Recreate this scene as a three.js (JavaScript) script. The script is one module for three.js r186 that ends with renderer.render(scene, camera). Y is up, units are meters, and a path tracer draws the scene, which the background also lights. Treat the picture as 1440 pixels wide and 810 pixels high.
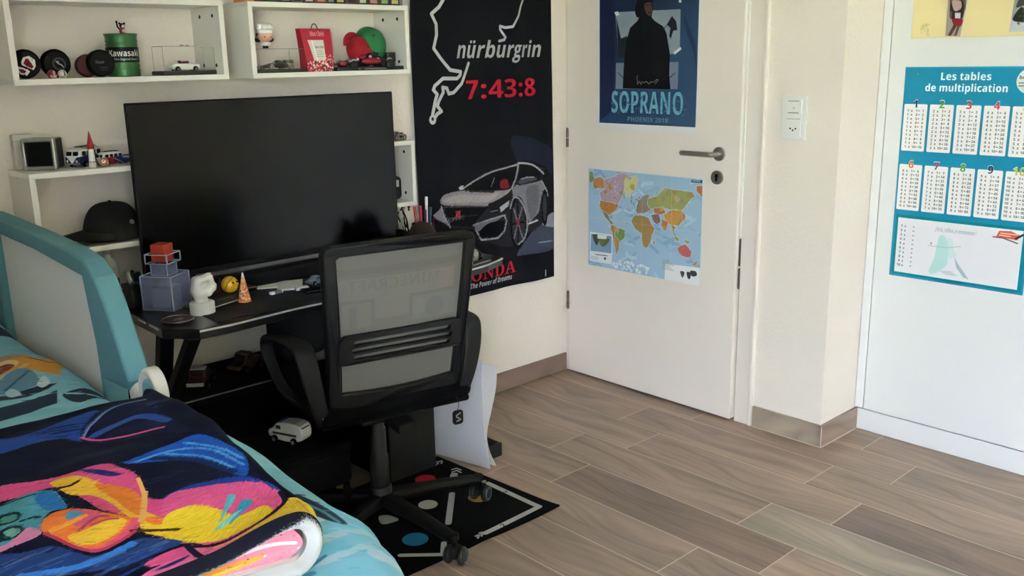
import * as THREE from 'three';
import { RoundedBoxGeometry } from 'three/addons/geometries/RoundedBoxGeometry.js';
import { mergeGeometries, mergeVertices, toCreasedNormals } from 'three/addons/utils/BufferGeometryUtils.js';
import { ImprovedNoise } from 'three/addons/math/ImprovedNoise.js';
import { RectAreaLightUniformsLib } from 'three/addons/lights/RectAreaLightUniformsLib.js';
import { MarchingCubes } from 'three/addons/objects/MarchingCubes.js';

// ---------- camera, sky, sun, exposure ----------
RectAreaLightUniformsLib.init();
const scene = new THREE.Scene();
const camera = new THREE.PerspectiveCamera(34.482, 1440 / 810, 0.05, 200);
camera.position.set(-2.965, 1.415, 2.87);
camera.rotation.order = 'YXZ';
camera.rotation.set(-0.242244, -0.744519, -0.018949);
const renderer = new THREE.WebGLRenderer({ antialias: true });
renderer.toneMapping = THREE.LinearToneMapping;
renderer.toneMappingExposure = 5.9;
renderer.shadowMap.enabled = true;
{ // clear bright sky, the same all round: paler towards the horizon, bluer overhead
  const W = 16, H = 64, d = new Float32Array(W * H * 4);
  for (let j = 0; j < H; j++) {
    const up = ((j + 0.5) / H - 0.5) * Math.PI, t = Math.pow(Math.max(0, Math.sin(up)), 0.55);
    for (let i = 0; i < W; i++) d.set([.9 - 0.33 * t, 0.99 - 0.27 * t, 1.22 - 0.02 * t, 1], (j * W + i) * 4);
  }
  const sky = new THREE.DataTexture(d, W, H, THREE.RGBAFormat, THREE.FloatType);
  sky.mapping = THREE.EquirectangularReflectionMapping; sky.magFilter = THREE.LinearFilter; sky.needsUpdate = true;
  scene.background = sky; scene.backgroundIntensity = 6.6;
}
const sun = new THREE.DirectionalLight(0xfff2dc, 30);      // high behind the house: it lights the garden, not the room
sun.position.set(12, 17, 7); sun.target.position.set(-6, 0, 2); sun.castShadow = true;
Object.assign(sun.shadow.camera, { left: -25, right: 25, top: 25, bottom: -25, near: 1, far: 80 });
sun.shadow.mapSize.set(2048, 2048);
scene.add(sun, sun.target);
const daylight = new THREE.RectAreaLight(0xe2f0ff, 1.0, 1.36, 2.04);          // soft daylight in the opening of the tall window
daylight.position.set(-4.34, 1.22, 4.45); daylight.lookAt(0, 1.22, 4.45);
scene.add(daylight);

// ---------- helpers ----------
let seed = 7;
const rnd = () => { seed = (seed * 1664525 + 1013904223) >>> 0; return seed / 4294967296; };
const noise = new ImprovedNoise();
const fbm = (x, y, z = 0, o = 4) => { let s = 0, a = 0.5; for (let i = 0; i < o; i++) { s += a * noise.noise(x, y, z + i * 7.3); x *= 2.03; y *= 2.03; a *= 0.5; } return s; };
const V3 = (x, y, z) => new THREE.Vector3(x, y, z);
const taken = new Map();
const numbered = (n) => { const k = taken.get(n) || 0; taken.set(n, k + 1); return k ? n + '_' + String(k).padStart(3, '0') : n; };
function M(color, roughness = 0.6, metalness = 0, more = {}) { return new THREE.MeshPhysicalMaterial({ color, roughness, metalness, ...more }); }
function tag(o, label, category, group) { Object.assign(o.userData, { label, category }); if (group) o.userData.group = group; return o; }
function thing(name, label, category, at = [0, 0, 0], turn = 0, group) {
  const o = new THREE.Group(); o.name = numbered(name); o.position.set(...at); o.rotation.y = turn; scene.add(o);
  return tag(o, label, category, group);
}
function struct(name) { const o = new THREE.Group(); o.name = name; o.userData.kind = 'structure'; scene.add(o); return o; }
function part(parent, name, geo, mat, at, rot) {
  const m = new THREE.Mesh(Array.isArray(geo) ? merge(...geo) : geo, mat); m.name = name; m.castShadow = m.receiveShadow = true;
  if (at) m.position.set(...at);
  if (rot) m.rotation.set(...rot);
  parent.add(m); return m;
}
function solo(name, geo, mat, label, category, group, at, rot) { return tag(part(scene, numbered(name), geo, mat, at, rot), label, category, group); }
function merge(...gs) {
  return mergeGeometries(gs.map((g) => { const n = g.index ? g.toNonIndexed() : g.clone(); for (const k of Object.keys(n.attributes)) if (!['position', 'normal', 'uv'].includes(k)) n.deleteAttribute(k); return n; }));
}
const mv = (g, x = 0, y = 0, z = 0, rx = 0, ry = 0, rz = 0) => { if (rx) g.rotateX(rx); if (ry) g.rotateY(ry); if (rz) g.rotateZ(rz); return g.translate(x, y, z); };
const box = (w, h, d, r = 0.002, s = 2) => new RoundedBoxGeometry(w, h, d, s, Math.min(r, w / 2.01, h / 2.01, d / 2.01));
const bx = (x0, x1, y0, y1, z0, z1, r = 0) => (r ? box(x1 - x0, y1 - y0, z1 - z0, r) : new THREE.BoxGeometry(x1 - x0, y1 - y0, z1 - z0)).translate((x0 + x1) / 2, (y0 + y1) / 2, (z0 + z1) / 2);
const lathe = (pts, n = 28) => new THREE.LatheGeometry(pts.map((p) => new THREE.Vector2(...p)), n);
const cyl = (r, h, n = 24, b = 0.0015) => lathe([[0, 0], [r - b, 0], [r, b], [r, h - b], [r - b, h], [0, h]], n);
const tube = (pts, r, seg = 24, n = 8, closed = false) => new THREE.TubeGeometry(new THREE.CatmullRomCurve3(pts.map((p) => V3(...p)), closed, 'catmullrom', 0.5), seg, r, n, closed);
const ball = (r, n = 20) => new THREE.SphereGeometry(r, n, Math.round(n * 0.7));
function shape(pts, holes = []) { const s = new THREE.Shape(pts.map((p) => new THREE.Vector2(...p))); for (const h of holes) s.holes.push(new THREE.Path(h.map((p) => new THREE.Vector2(...p)))); return s; }
function ext(pts, depth, b = 0.002, holes = [], seg = 2) { return new THREE.ExtrudeGeometry(pts.isShape ? pts : shape(pts, holes), { depth, bevelEnabled: b > 0, bevelSize: b, bevelThickness: b, bevelOffset: -b, bevelSegments: seg, curveSegments: 10 }); }
function rrect(w, h, r, n = 6) { const p = []; for (const [cx, cy, a] of [[w / 2 - r, h / 2 - r, 0], [-w / 2 + r, h / 2 - r, 1], [-w / 2 + r, -h / 2 + r, 2], [w / 2 - r, -h / 2 + r, 3]]) for (let i = 0; i <= n; i++) { const t = (a + i / n) * Math.PI / 2; p.push([cx + r * Math.cos(t), cy + r * Math.sin(t)]); } return p; }
function smooth(pts, n = 8, closed = true) { return new THREE.CatmullRomCurve3(pts.map((p) => V3(p[0], p[1], 0)), closed, 'centripetal').getPoints(pts.length * n).map((v) => [v.x, v.y]); }
// a sheet of cells: f(u, v) -> [x, y, z], with uv = g(u, v) or (u, v)
function sheet(nu, nv, f, g) {
  const pos = [], uv = [], ix = [];
  for (let j = 0; j <= nv; j++) for (let i = 0; i <= nu; i++) { pos.push(...f(i / nu, j / nv)); uv.push(...(g ? g(i / nu, j / nv) : [i / nu, j / nv])); }
  for (let j = 0; j < nv; j++) for (let i = 0; i < nu; i++) { const a = j * (nu + 1) + i, b = a + 1, c = a + nu + 1, d = c + 1; ix.push(a, b, d, a, d, c); }
  const o = new THREE.BufferGeometry();
  o.setAttribute('position', new THREE.Float32BufferAttribute(pos, 3)); o.setAttribute('uv', new THREE.Float32BufferAttribute(uv, 2)); o.setIndex(ix); o.computeVertexNormals();
  return o;
}
// a canvas measured in metres: a runs right, b runs up (or down with flip); returns texture and pen
function sheetPrint(a0, a1, b0, b1, ppm, draw, flip = false) {
  const w = Math.round((a1 - a0) * ppm), h = Math.round((b1 - b0) * ppm), cv = document.createElement('canvas'); cv.width = w; cv.height = h;
  const c = cv.getContext('2d');
  const X = (a) => (a - a0) * ppm, Y = (b) => (flip ? b - b0 : b1 - b) * ppm;
  const pen = {
    c, X, Y, ppm, w, h,
    fill(col) { c.fillStyle = col; c.fillRect(0, 0, w, h); },
    path(p, curved) { c.beginPath(); const q = p.map((s) => [X(s[0]), Y(s[1])]); if (!curved) { q.forEach((s, i) => (i ? c.lineTo(...s) : c.moveTo(...s))); } else { const n = q.length, at = (i) => q[(i + n) % n], k = 0.16; c.moveTo(...q[0]); for (let i = 0; i < n; i++) { const a = at(i - 1), b = at(i), e = at(i + 1), f = at(i + 2); c.bezierCurveTo(b[0] + (e[0] - a[0]) * k, b[1] + (e[1] - a[1]) * k, e[0] - (f[0] - b[0]) * k, e[1] - (f[1] - b[1]) * k, e[0], e[1]); } } },
    poly(p, col, curved) { pen.path(p, curved); c.closePath(); c.fillStyle = col; c.fill(); },
    line(p, col, wd, curved) { c.beginPath(); const q = p.map((s) => [X(s[0]), Y(s[1])]); if (curved && q.length > 2) { c.moveTo(...q[0]); for (let i = 1; i < q.length - 1; i++) c.quadraticCurveTo(...q[i], (q[i][0] + q[i + 1][0]) / 2, (q[i][1] + q[i + 1][1]) / 2); c.lineTo(...q[q.length - 1]); } else q.forEach((s, i) => (i ? c.lineTo(...s) : c.moveTo(...s))); c.strokeStyle = col; c.lineWidth = wd * ppm; c.lineJoin = c.lineCap = 'round'; c.stroke(); },
    rect(x0, x1, y0, y1, col, r = 0) { c.fillStyle = col; c.beginPath(); c.roundRect(Math.min(X(x0), X(x1)), Math.min(Y(y0), Y(y1)), Math.abs(X(x1) - X(x0)), Math.abs(Y(y1) - Y(y0)), r * ppm); c.fill(); },
    oval(x, y, rx, ry, col, rot = 0) { c.fillStyle = col; c.beginPath(); c.ellipse(X(x), Y(y), rx * ppm, ry * ppm, rot, 0, 7); c.fill(); },
    text(s, x, y, size, col, font = 'bold', width, align = 'left', fam = 'sans-serif') { c.save(); c.font = font + ' ' + size * ppm + 'px ' + fam; c.fillStyle = col; c.textAlign = 'left'; const m = c.measureText(s).width, k = width ? (width * ppm) / m : 1; c.translate(X(x) - (align === 'center' ? (m * k) / 2 : 0), Y(y)); c.scale(k, 1); c.fillText(s, 0, 0); c.restore(); },
    // every stroke takes up the dye under its start and drags it along: soft, brushed edges
    brush(n, len, wd, dir) { const d = c.getImageData(0, 0, w, h).data; c.lineCap = 'round'; for (let i = 0; i < n; i++) { const x = Math.floor(rnd() * w), y = Math.floor(rnd() * h), k = (y * w + x) * 4, j = 0.86 + 0.28 * rnd(), a = dir(x / w, y / h) + (rnd() - 0.5) * 0.5, L = len * (0.4 + rnd()); c.strokeStyle = 'rgba(' + Math.min(255, d[k] * j) + ',' + Math.min(255, d[k + 1] * j) + ',' + Math.min(255, d[k + 2] * j) + ',.7)'; c.lineWidth = wd * (0.4 + rnd()); c.beginPath(); c.moveTo(x - Math.cos(a) * L, y - Math.sin(a) * L); c.quadraticCurveTo(x, y + (rnd() - 0.5) * wd * 2, x + Math.cos(a) * L, y + Math.sin(a) * L); c.stroke(); } },
    speck(n, cols, rmax, box4) { const [p, q, r, s] = box4 || [a0, a1, b0, b1]; for (let i = 0; i < n; i++) pen.oval(p + rnd() * (q - p), r + rnd() * (s - r), rmax * (0.4 + rnd()), rmax * (0.4 + rnd()), cols[Math.floor(rnd() * cols.length)], rnd() * 3); },
  };
  draw(pen);
  const t = new THREE.CanvasTexture(cv); t.colorSpace = THREE.SRGBColorSpace; t.anisotropy = 8;
  return t;
}
function dataTex(w, h, f, srgb) {
  const d = new Uint8Array(w * h * 4);
  for (let j = 0; j < h; j++) for (let i = 0; i < w; i++) { const c = f(i / w, j / h); d.set([c[0], c[1], c[2], 255].map((v) => Math.max(0, Math.min(255, v))), (j * w + i) * 4); }
  const t = new THREE.DataTexture(d, w, h); if (srgb) t.colorSpace = THREE.SRGBColorSpace;
  t.wrapS = t.wrapT = THREE.RepeatWrapping; t.magFilter = THREE.LinearFilter; t.minFilter = THREE.LinearMipmapLinearFilter; t.generateMipmaps = true; t.needsUpdate = true; return t;
}
// uv in metres from the faces' own directions
function metreUV(g, k = 1, ou = 0, ov = 0) {
  const p = g.attributes.position, n = g.attributes.normal, uv = new Float32Array(p.count * 2);
  for (let i = 0; i < p.count; i++) {
    const ax = Math.abs(n.getX(i)), ay = Math.abs(n.getY(i)), az = Math.abs(n.getZ(i)); let u, v;
    if (ay >= ax && ay >= az) { u = p.getZ(i); v = p.getX(i); } else if (ax >= az) { u = p.getZ(i); v = p.getY(i); } else { u = p.getX(i); v = p.getY(i); }
    uv[2 * i] = u * k + ou; uv[2 * i + 1] = v * k + ov;
  }
  g.setAttribute('uv', new THREE.BufferAttribute(uv, 2)); return g;
}
const flatSheet = (a0, a1, b0, b1, thick) => new THREE.BoxGeometry(a1 - a0, b1 - b0, thick).translate((a0 + a1) / 2, (b0 + b1) / 2, 0);

// ---------- materials ----------
const plaster = dataTex(512, 512, (u, v) => { // rough sprayed plaster, repeats every 0.6 m
  const s = (x, y) => fbm(x, y, 3, 4); const x = u * 40, y = v * 40;
  const w = (a, b) => a * (1 - u) + b * u; const k = w(s(x, y), s(x - 40, y)); const q = 128 + 260 * k; return [q, q, q];
});
const wallM = new THREE.MeshStandardMaterial({ color: 0xece2d5, roughness: 0.92, bumpMap: plaster, bumpScale: 0.0016 });
const ceilM = M(0xf1efe9, 0.95);
const whiteLam = M(0xe6e2d8, 0.42);          // white laminate of the shelves
const wardM = M(0xe2e2e0, 0.5);              // lacquered wardrobe
const doorM = M(0xefe5da, 0.45);
const frameM = M(0xeae0d5, 0.45);
const steel = M(0xaaa59c, 0.36, 0.85);
const darkSteel = M(0x6a655e, 0.4, 0.8);
const blackP = M(0x08080a, 0.55, 0, { specularIntensity: 0.5 });            // black plastic
const blackG = M(0x080809, 0.3);
const blackM = M(0x060607, 0.85, 0, { specularIntensity: 0.25 });
const charcoal = M(0x1b1b1d, 0.6);
const white = M(0xe9e7e1, 0.5);
const offWhite = M(0xd6d3ca, 0.6);
const grey = M(0x77767a, 0.5);
const redP = M(0xa3161f, 0.45);
const glassM = M(0xffffff, 0.03, 0, { transmission: 1, ior: 1.45, thickness: 0 });
const acrylic = M(0xffffff, 0, 0, { transmission: 1, ior: 1.12, thickness: 0 }), acrylicEdge = M(0x9aa09c, 0.2);
const woodTex = [0, 1, 2].map((k) => dataTex(1024, 512, (u, v) => { // 1.64 m along the grain, 0.8 m across: four planks' worth
  const x = u * 1.64, y = v * 0.8, band = Math.floor(y / 0.2), half = Math.floor(x / 0.82), id = band * 3 + half * 13 + k * 5;
  const knot = Math.exp(-Math.pow((x % 0.82) - 0.3 - 0.1 * (id % 4), 2) * 22) * Math.exp(-Math.pow((y % 0.2) - 0.06 - 0.03 * (id % 3), 2) * 260);
  const warp = 0.022 * fbm(x * 1.8, y * 5, 11 + id, 3) + 0.028 * knot;
  const g = fbm(x * 0.9, (y + warp * 1.5) * 17, id, 3), rings = Math.sin((y + warp * 2.2) * 230 + 6 * g), fine = fbm(x * 7, y * 210, 40 + k, 2), cloud = fbm(x * 1.9, y * 7, 70 + id, 3);
  const vein = Math.pow(Math.max(0, 1 - Math.abs(fbm(x * 1.1, (y + warp * 2) * 11, 90 + id, 3)) * 8), 3);
  const t = 1 + 0.2 * g + 0.025 * rings + 0.06 * fine + 0.2 * cloud - 0.11 * vein;
  const c = [[164, 141, 124], [140, 118, 104], [160, 146, 130]][k], w = cloud * 5 + 4 * g;
  return [c[0] * t + w * 0.7, c[1] * t, c[2] * t - w * 0.4];
}, true));
const woodM = woodTex.map((t) => new THREE.MeshPhysicalMaterial({ map: t, roughness: 0.36, specularIntensity: 0.9 }));
const groutM = M(0xd9c8b4, 0.9);

// ---------- the room ----------
const FX = 0.028;                                                                // face of the wall with the door
const plankW = 0.1985, plankL = 0.8225, gap = 0.0024;
{
  const floor = struct('floor');
  part(floor, 'grout_bed', bx(-4.3, 0.95, -0.15, -0.0006, 0, 5.4), groutM);
  const geos = []; for (let k = 0; k < 8; k++) { const g = metreUV(box(plankW - gap, 0.009, plankL - gap, 0.0011, 1)); const uv = g.attributes.uv; for (let i = 0; i < uv.count; i++) uv.setXY(i, (uv.getX(i) + 0.41 + (k % 2) * 0.82) / 1.64, (uv.getY(i) + 0.1 + 0.2 * (k >> 1)) / 0.8); geos.push(g); }
  let n = 0;
  part(floor, 'floor_boards', [metreUV(bx(-4.3, -2.49, -0.006, 0, 0, 5.4).toNonIndexed(), 1 / 1.64), metreUV(bx(-2.49, 0.95, -0.006, 0, 3.27, 5.4).toNonIndexed(), 1 / 1.64)], woodM[0]);
  for (let r = -14; r <= 4; r++) {
    const xc = 0.107 - plankW / 2 + r * plankW, z0 = (r & 1 ? 0.585 : 0.79) - 2 * plankL;
    if (xc < -2.5 || xc > 0.95) continue;
    for (let j = 0; j < 7; j++) {
      const a = z0 + j * plankL, zc = a + plankL / 2; n++;
      if (a > 2.7 || a + plankL < 0) continue;
      const lo = Math.max(a, 0), hi = a + plankL, cut = hi - lo < plankL - 0.01;
      const k = (r * 5 + j * 3 + 80) % 8, tone = (r === -4 && j === 2) || (r === -2 && j === 3) ? 1 : r === -3 && j === 3 ? 2 : [0, 0, 0, 0, 0, 0, 0, 0][(r * 3 + j * 5 + 96) % 8];
      const p = part(floor, 'plank', geos[k], woodM[tone], [xc, -0.0045 - 0.0002 * (n % 3), cut ? (lo + hi) / 2 : zc]);
      if (cut) p.scale.z = (hi - lo - gap) / (plankL - gap);
    }
  }
  const slab = (name, ...g) => { const m = part(scene, name, g.map((q) => metreUV(q.index ? q.toNonIndexed() : q, 1 / 0.6)), wallM); m.userData.kind = 'structure'; return m; };
  slab('wall_back', bx(-3.5, 1.15, -0.15, 2.6, -0.2, 0));
  // recess behind the door leaf, the face round it, the return beside the wardrobe
  slab('wall_door', bx(0.12, 0.3, -0.15, 2.6, 0, 1.285), bx(FX, 0.12, 2.05, 2.6, 0, 1.285), bx(FX, 0.12, -0.15, 2.05, 0.975, 1.285));
  slab('wall_alcove', bx(0.95, 1.15, -0.15, 2.6, 0, 5.4));
  slab('wall_front', bx(-4.5, 1.15, -0.15, 2.6, 5.4, 5.6));
  slab('wall_left', bx(-4.5, -3.3, -0.15, 2.6, 0, 2.45));                          // the room widens behind the camera, where the window is
  slab('wall_window', bx(-4.5, -4.3, -0.15, 0.12, 2.45, 5.4), bx(-4.5, -4.3, 2.32, 2.6, 2.45, 5.4), bx(-4.5, -4.3, 0.12, 2.32, 2.45, 3.7), bx(-4.5, -4.3, 0.12, 2.32, 5.2, 5.4));
  const c = part(scene, 'ceiling', bx(-4.5, 1.15, 2.45, 2.65, -0.2, 5.6), ceilM); c.userData.kind = 'structure';
  // wood-look skirting tiles, pale joint lines along the floor and at the corner
  const skirt = (name, ...g) => { const s = struct(name); for (const [q, k] of g) part(s, 'tile', metreUV(q.index ? q.toNonIndexed() : q, 1 / 1.64, 0.31 * k, 0.4), woodM[k % 3]); return s; };
  skirt('baseboard_back', [bx(-3.3, -1.64, 0.001, 0.084, 0, 0.011, 0.0015), 0], [bx(-1.638, -0.818, 0.001, 0.084, 0, 0.011, 0.0015), 1], [bx(-0.816, 0.008, 0.001, 0.084, 0, 0.011, 0.0015), 1]);
  const sr = skirt('baseboard_right', [bx(FX - 0.011, FX, 0.001, 0.084, 1.002, 1.294, 0.0015), 2], [bx(FX - 0.011, 0.29, 0.001, 0.084, 1.285, 1.296, 0.0015), 0]);
  part(sr, 'joint', [bx(FX - 0.0125, FX - 0.0095, 0, 0.083, 1.294, 1.297), bx(FX - 0.013, FX - 0.01, -0.001, 0.002, 0.99, 1.298), bx(FX - 0.012, 0.31, -0.001, 0.002, 1.296, 1.299)], groutM);
}
{ // tall window behind the camera: all the daylight comes through it
  const w = struct('window_1'), f = (y0, y1, z0, z1) => bx(-4.43, -4.36, y0, y1, z0, z1, 0.004);
  part(w, 'window_frame', [f(0.12, 0.2, 3.7, 5.2), f(2.24, 2.32, 3.7, 5.2), f(0.2, 2.24, 3.7, 3.77), f(0.2, 2.24, 5.13, 5.2), f(0.2, 2.24, 4.41, 4.49)], white);
  for (const z of [3.77, 4.49]) part(w, 'pane', bx(-4.4, -4.396, 0.2, 2.24, z, z + 0.64), glassM);
  part(w, 'window_sill', bx(-4.5, -4.27, 0.1, 0.122, 3.68, 5.22, 0.004), white);
}
{ // garden seen by the window only as green light
  const lawn = part(scene, 'garden_ground', bx(-60, -4.5, -0.8, -0.5, -45, 50), M(0x8a9452, 1)); lawn.userData.kind = 'structure';
  const hs = []; for (let i = 0; i < 26; i++) { const g = new THREE.IcosahedronGeometry(1.5 + rnd() * 0.9, 3), p = g.attributes.position; for (let k = 0; k < p.count; k++) { const s = 1 + 0.22 * fbm(p.getX(k) * 1.3 + i, p.getY(k) * 1.3, p.getZ(k) * 1.3, 3); p.setXYZ(k, p.getX(k) * s, p.getY(k) * s * 0.9, p.getZ(k) * s); } g.computeVertexNormals(); hs.push(g.translate(-13 - rnd() * 2.5, 0.4 + rnd() * 0.5, -20 + i * 1.75)); }
  const tr = part(scene, 'hedge', hs, M(0x7e8a60, 0.9)); tr.userData.kind = 'structure';
}
{ // the door
  const d = struct('door_1');
  part(d, 'door_leaf', bx(0, 0.042, 0.009, 2.03, 0.031, 0.9105, 0.003), doorM);
  const fr = part(d, 'door_frame', [bx(0.018, 0.119, 0, 2.09, 0.001, 0.028, 0.003), bx(0.018, 0.119, 0, 2.1, 0.9195, 0.99, 0.003), bx(0.018, 0.119, 2.035, 2.1, 0.001, 0.99, 0.003), bx(0.012, 0.06, 0, 2.1, 0.983, 0.9975, 0.004)], frameM);
  part(fr, 'frame_rebate', [bx(0.012, 0.05, 0.74, 2.04, 0.9125, 0.9205, 0.001)], white);
  part(fr, 'strike_plate', [bx(0.014, 0.05, 0.63, 0.735, 0.9135, 0.92, 0.001), bx(0.014, 0.05, 0.54, 0.62, 0.9135, 0.92, 0.001)], darkSteel);
  for (const y of [.302, 1.035]) part(d, 'hinge', [mv(cyl(0.0065, 0.038, 14), -0.001, y, 0.03), mv(cyl(0.0065, 0.036, 14), -0.001, y + 0.041, 0.03), mv(ball(0.006, 10), -0.001, y + 0.078, 0.03)], darkSteel);
  // lever handle on a round rose; round keyhole plate below
  const h = part(d, 'door_handle', [mv(cyl(0.0265, 0.009, 32), 0, 1.052, 0.822, 0, 0, Math.PI / 2), tube([[-.004, 1.052, 0.822], [-.036, 1.052, 0.822], [-.05, 1.052, 0.815], [-.053, 1.052, 0.798], [-.053, 1.052, 0.74], [-.053, 1.052, 0.685]], 0.0098, 40, 14), mv(ball(0.0098, 14), -0.053, 1.052, 0.685)], steel);
  const k = part(d, 'lock', mv(cyl(0.0265, 0.009, 32), 0, 0.963, 0.817, 0, 0, Math.PI / 2), steel);
  part(k, 'keyhole', mv(ext([[-.004, -0.014], [.004, -0.014], [.004, 0], [.0075, 0.006], [.004, 0.013], [-.004, 0.013], [-.0075, 0.006], [-.004, 0]], 0.003, 0.0006), -0.0085, 0.963, 0.817, 0, -Math.PI / 2, 0), blackP);
}
{ // fitted wardrobe in the alcove
  const w = thing('wardrobe', 'white built-in wardrobe front with narrow filler strip and low plinth', 'wardrobe', [0, 0, 0]);
  part(w, 'plinth', bx(0.284, 0.9, 0.001, 0.084, 1.297, 3.74, 0.002), wardM);
  part(w, 'filler_panel', bx(0.278, 0.9, 0.0895, 2.44, 1.287, 1.3195, 0.003), wardM);
  part(w, 'door', bx(0.278, 0.9, 0.0895, 2.44, 1.3225, 2.32, 0.003), wardM);
  part(w, 'door', bx(0.278, 0.9, 0.086, 2.44, 2.323, 3.74, 0.002), wardM);
}
{ // socket and switch plate
  const s = thing('switch_plate', 'white wall plate with rocker switch above a power socket', 'light switch', [FX, 1.194, 1.1125]);
  const o = (y0, y1, z0, z1, x0, x1, r = 0.002) => bx(x0, x1, y0, y1, z0, z1, r);
  part(s, 'plate', o(-0.077, 0.077, -0.048, 0.048, -0.008, 0, 0.003), white);
  const r = part(s, 'rocker', o(0.012, 0.066, -0.03, 0.03, -0.0115, -0.007, 0.002), white);
  part(r, 'rating_print', [bx(-0.0118, -0.0113, 0.057, 0.0595, -0.022, 0.02), bx(-0.0118, -0.0113, 0.016, 0.019, -0.022, 0.02), bx(-0.0118, -0.0113, 0.033, 0.037, -0.002, 0.002)], grey);
  const k = part(s, 'socket', o(-0.066, 0.008, -0.03, 0.03, -0.0105, -0.007, 0.002), white);
  part(k, 'socket_hole', [[0, -0.0105], [0, 0.0105], [.0055, 0]].map(([y, z]) => mv(cyl(0.0032, 0.002, 12, 0.0003), -0.0095, -0.037 + (z === 0 ? -0.006 : 0), z, 0, 0, Math.PI / 2)), blackP);
  part(k, 'socket_slot', bx(-0.0108, -0.0103, -0.004, -0.0025, -0.026, 0.026), grey);
}
// ---------- printed sheets on the door and the wardrobe ----------
function paperSheet(name, label, z0, z1, y0, y1, x, print, { curl = 0.002, rough = 0.45, bump = 0 } = {}) { // hangs facing -x, a little wavy
  const f = (s) => (u, v) => { const e = Math.pow(Math.abs(2 * u - 1), 6) + Math.pow(Math.abs(2 * v - 1), 6); return [x - 0.0006 - s - curl * (0.6 + 0.8 * fbm(u * 3 + z0, v * 3, y0, 2) + 0.6 * e), y0 + (y1 - y0) * v, z0 + (z1 - z0) * u]; };
  const g = merge(sheet(24, 24, f(0.0005)), sheet(24, 24, f(0)));
  return solo(name, g, new THREE.MeshPhysicalMaterial({ map: print, roughness: rough, side: THREE.DoubleSide }), label, 'poster');
}
{
  const t = sheetPrint(0.203, 0.7215, 1.122, 1.86, 1500, (p) => {
    p.fill('#e9e6e6');
    const g = p.c.createLinearGradient(p.X(0.219), p.Y(1.8), p.X(0.715), p.Y(1.15)); g.addColorStop(0, '#1a2c42'); g.addColorStop(0.4, '#22304f'); g.addColorStop(0.6, '#2c4a6c'); g.addColorStop(1, '#3d5c7e');
    p.rect(0.22, 0.7125, 1.147, 1.85, g);
    p.poly([[.218,1.641],[.296,1.637],[.299,1.291],[.279,1.191],[.221,1.153]], 'rgba(22,22,62,.55)');
    p.poly([[.644,1.560],[.669,1.521],[.700,1.450],[.712,1.347],[.693,1.424],[.654,1.509]], 'rgba(14,34,66,.55)', true);
    p.poly([[.302,1.589],[.627,1.585],[.628,1.446],[.598,1.421],[.320,1.418]], '#8d9aa6');
    p.poly([[.308,1.390],[.623,1.391],[.621,1.289],[.307,1.287]], '#77839b');
    p.poly([[.308,1.571],[.333,1.485],[.365,1.495],[.371,1.409],[.320,1.410]], '#232a3a');
    for (const q of [[[.296,1.589],[.315,1.592],[.324,1.578],[.307,1.574]], [[.598,1.428],[.631,1.447],[.636,1.438],[.603,1.418]], [[.617,1.619],[.630,1.618],[.629,1.608],[.618,1.610]]]) p.poly(q, '#dfe3e6');
    p.poly([[.562,1.531],[.586,1.561],[.607,1.542],[.614,1.510],[.594,1.507],[.584,1.478],[.575,1.488],[.581,1.518]], '#151a24');
    p.line([[.549,1.515],[.590,1.559]], '#151a24', 0.003); p.line([[.320,1.351],[.346,1.332]], '#151a24', 0.003); p.line([[.607,1.350],[.577,1.328]], '#151a24', 0.003);
    p.poly([[.418,1.551],[.380,1.525],[.360,1.471],[.349,1.375],[.345,1.289],[.587,1.288],[.580,1.340],[.580,1.426],[.562,1.499],[.545,1.525],[.501,1.548],[.487,1.562],[.495,1.599],[.489,1.639],[.421,1.643],[.411,1.590],[.424,1.563]], '#0c0d14', false);
    p.poly([[.404,1.591],[.421,1.637],[.456,1.641],[.493,1.626],[.483,1.613],[.452,1.613],[.439,1.589],[.418,1.563]], '#08090d', true);
    p.poly([[.451,1.611],[.483,1.617],[.490,1.587],[.480,1.566],[.461,1.577]], '#5f4538', true);
    p.line([[.457,1.608],[.467,1.609]], '#0c0d14', 0.003); p.line([[.476,1.608],[.485,1.606]], '#0c0d14', 0.003); p.line([[.468,1.581],[.482,1.580]], '#2c1c18', 0.003);
    p.line([[.449,1.555],[.452,1.509],[.449,1.469]], '#1c1e28', 0.004);
    p.line([[.421,1.340],[.416,1.331],[.421,1.319],[.419,1.302],[.431,1.322],[.439,1.302],[.442,1.317],[.457,1.311],[.465,1.320],[.480,1.305],[.488,1.317],[.506,1.314],[.517,1.326],[.528,1.324],[.510,1.308]], '#8f8a84', 0.0026, true);
    const h = p.c.createLinearGradient(0, p.Y(1.283), 0, p.Y(1.195)); h.addColorStop(0, '#6ea6bd'); h.addColorStop(1, '#3f7ba6');
    p.c.save(); p.c.translate(p.X(0.468), p.Y(1.191)); p.c.font = 'bold ' + 0.062 * p.ppm + 'px sans-serif'; const m = p.c.measureText('SOPRANO').width; p.c.scale((0.372 * p.ppm) / m, 1.95); p.c.textAlign = 'center'; p.c.lineWidth = 5; p.c.strokeStyle = '#1d3f68'; p.c.strokeText('SOPRANO', 0, 0); p.c.fillStyle = h; p.c.fillText('SOPRANO', 0, 0); p.c.restore();
    p.speck(90, ['rgba(30,62,100,.5)', 'rgba(140,190,205,.35)'], 0.004, [.285, 0.66, 1.19, 1.285]);
    p.text('PHOENIX 2018', 0.37, 1.158, 0.026, 'rgba(140,170,196,.6)', 'bold', 0.21);
  });
  paperSheet('poster', 'dark blue concert poster of a singer in a long black coat, on the door', 0.203, 0.7215, 1.122, 1.86, 0, t, { rough: 0.35, curl: 0.004 });
}
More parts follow.
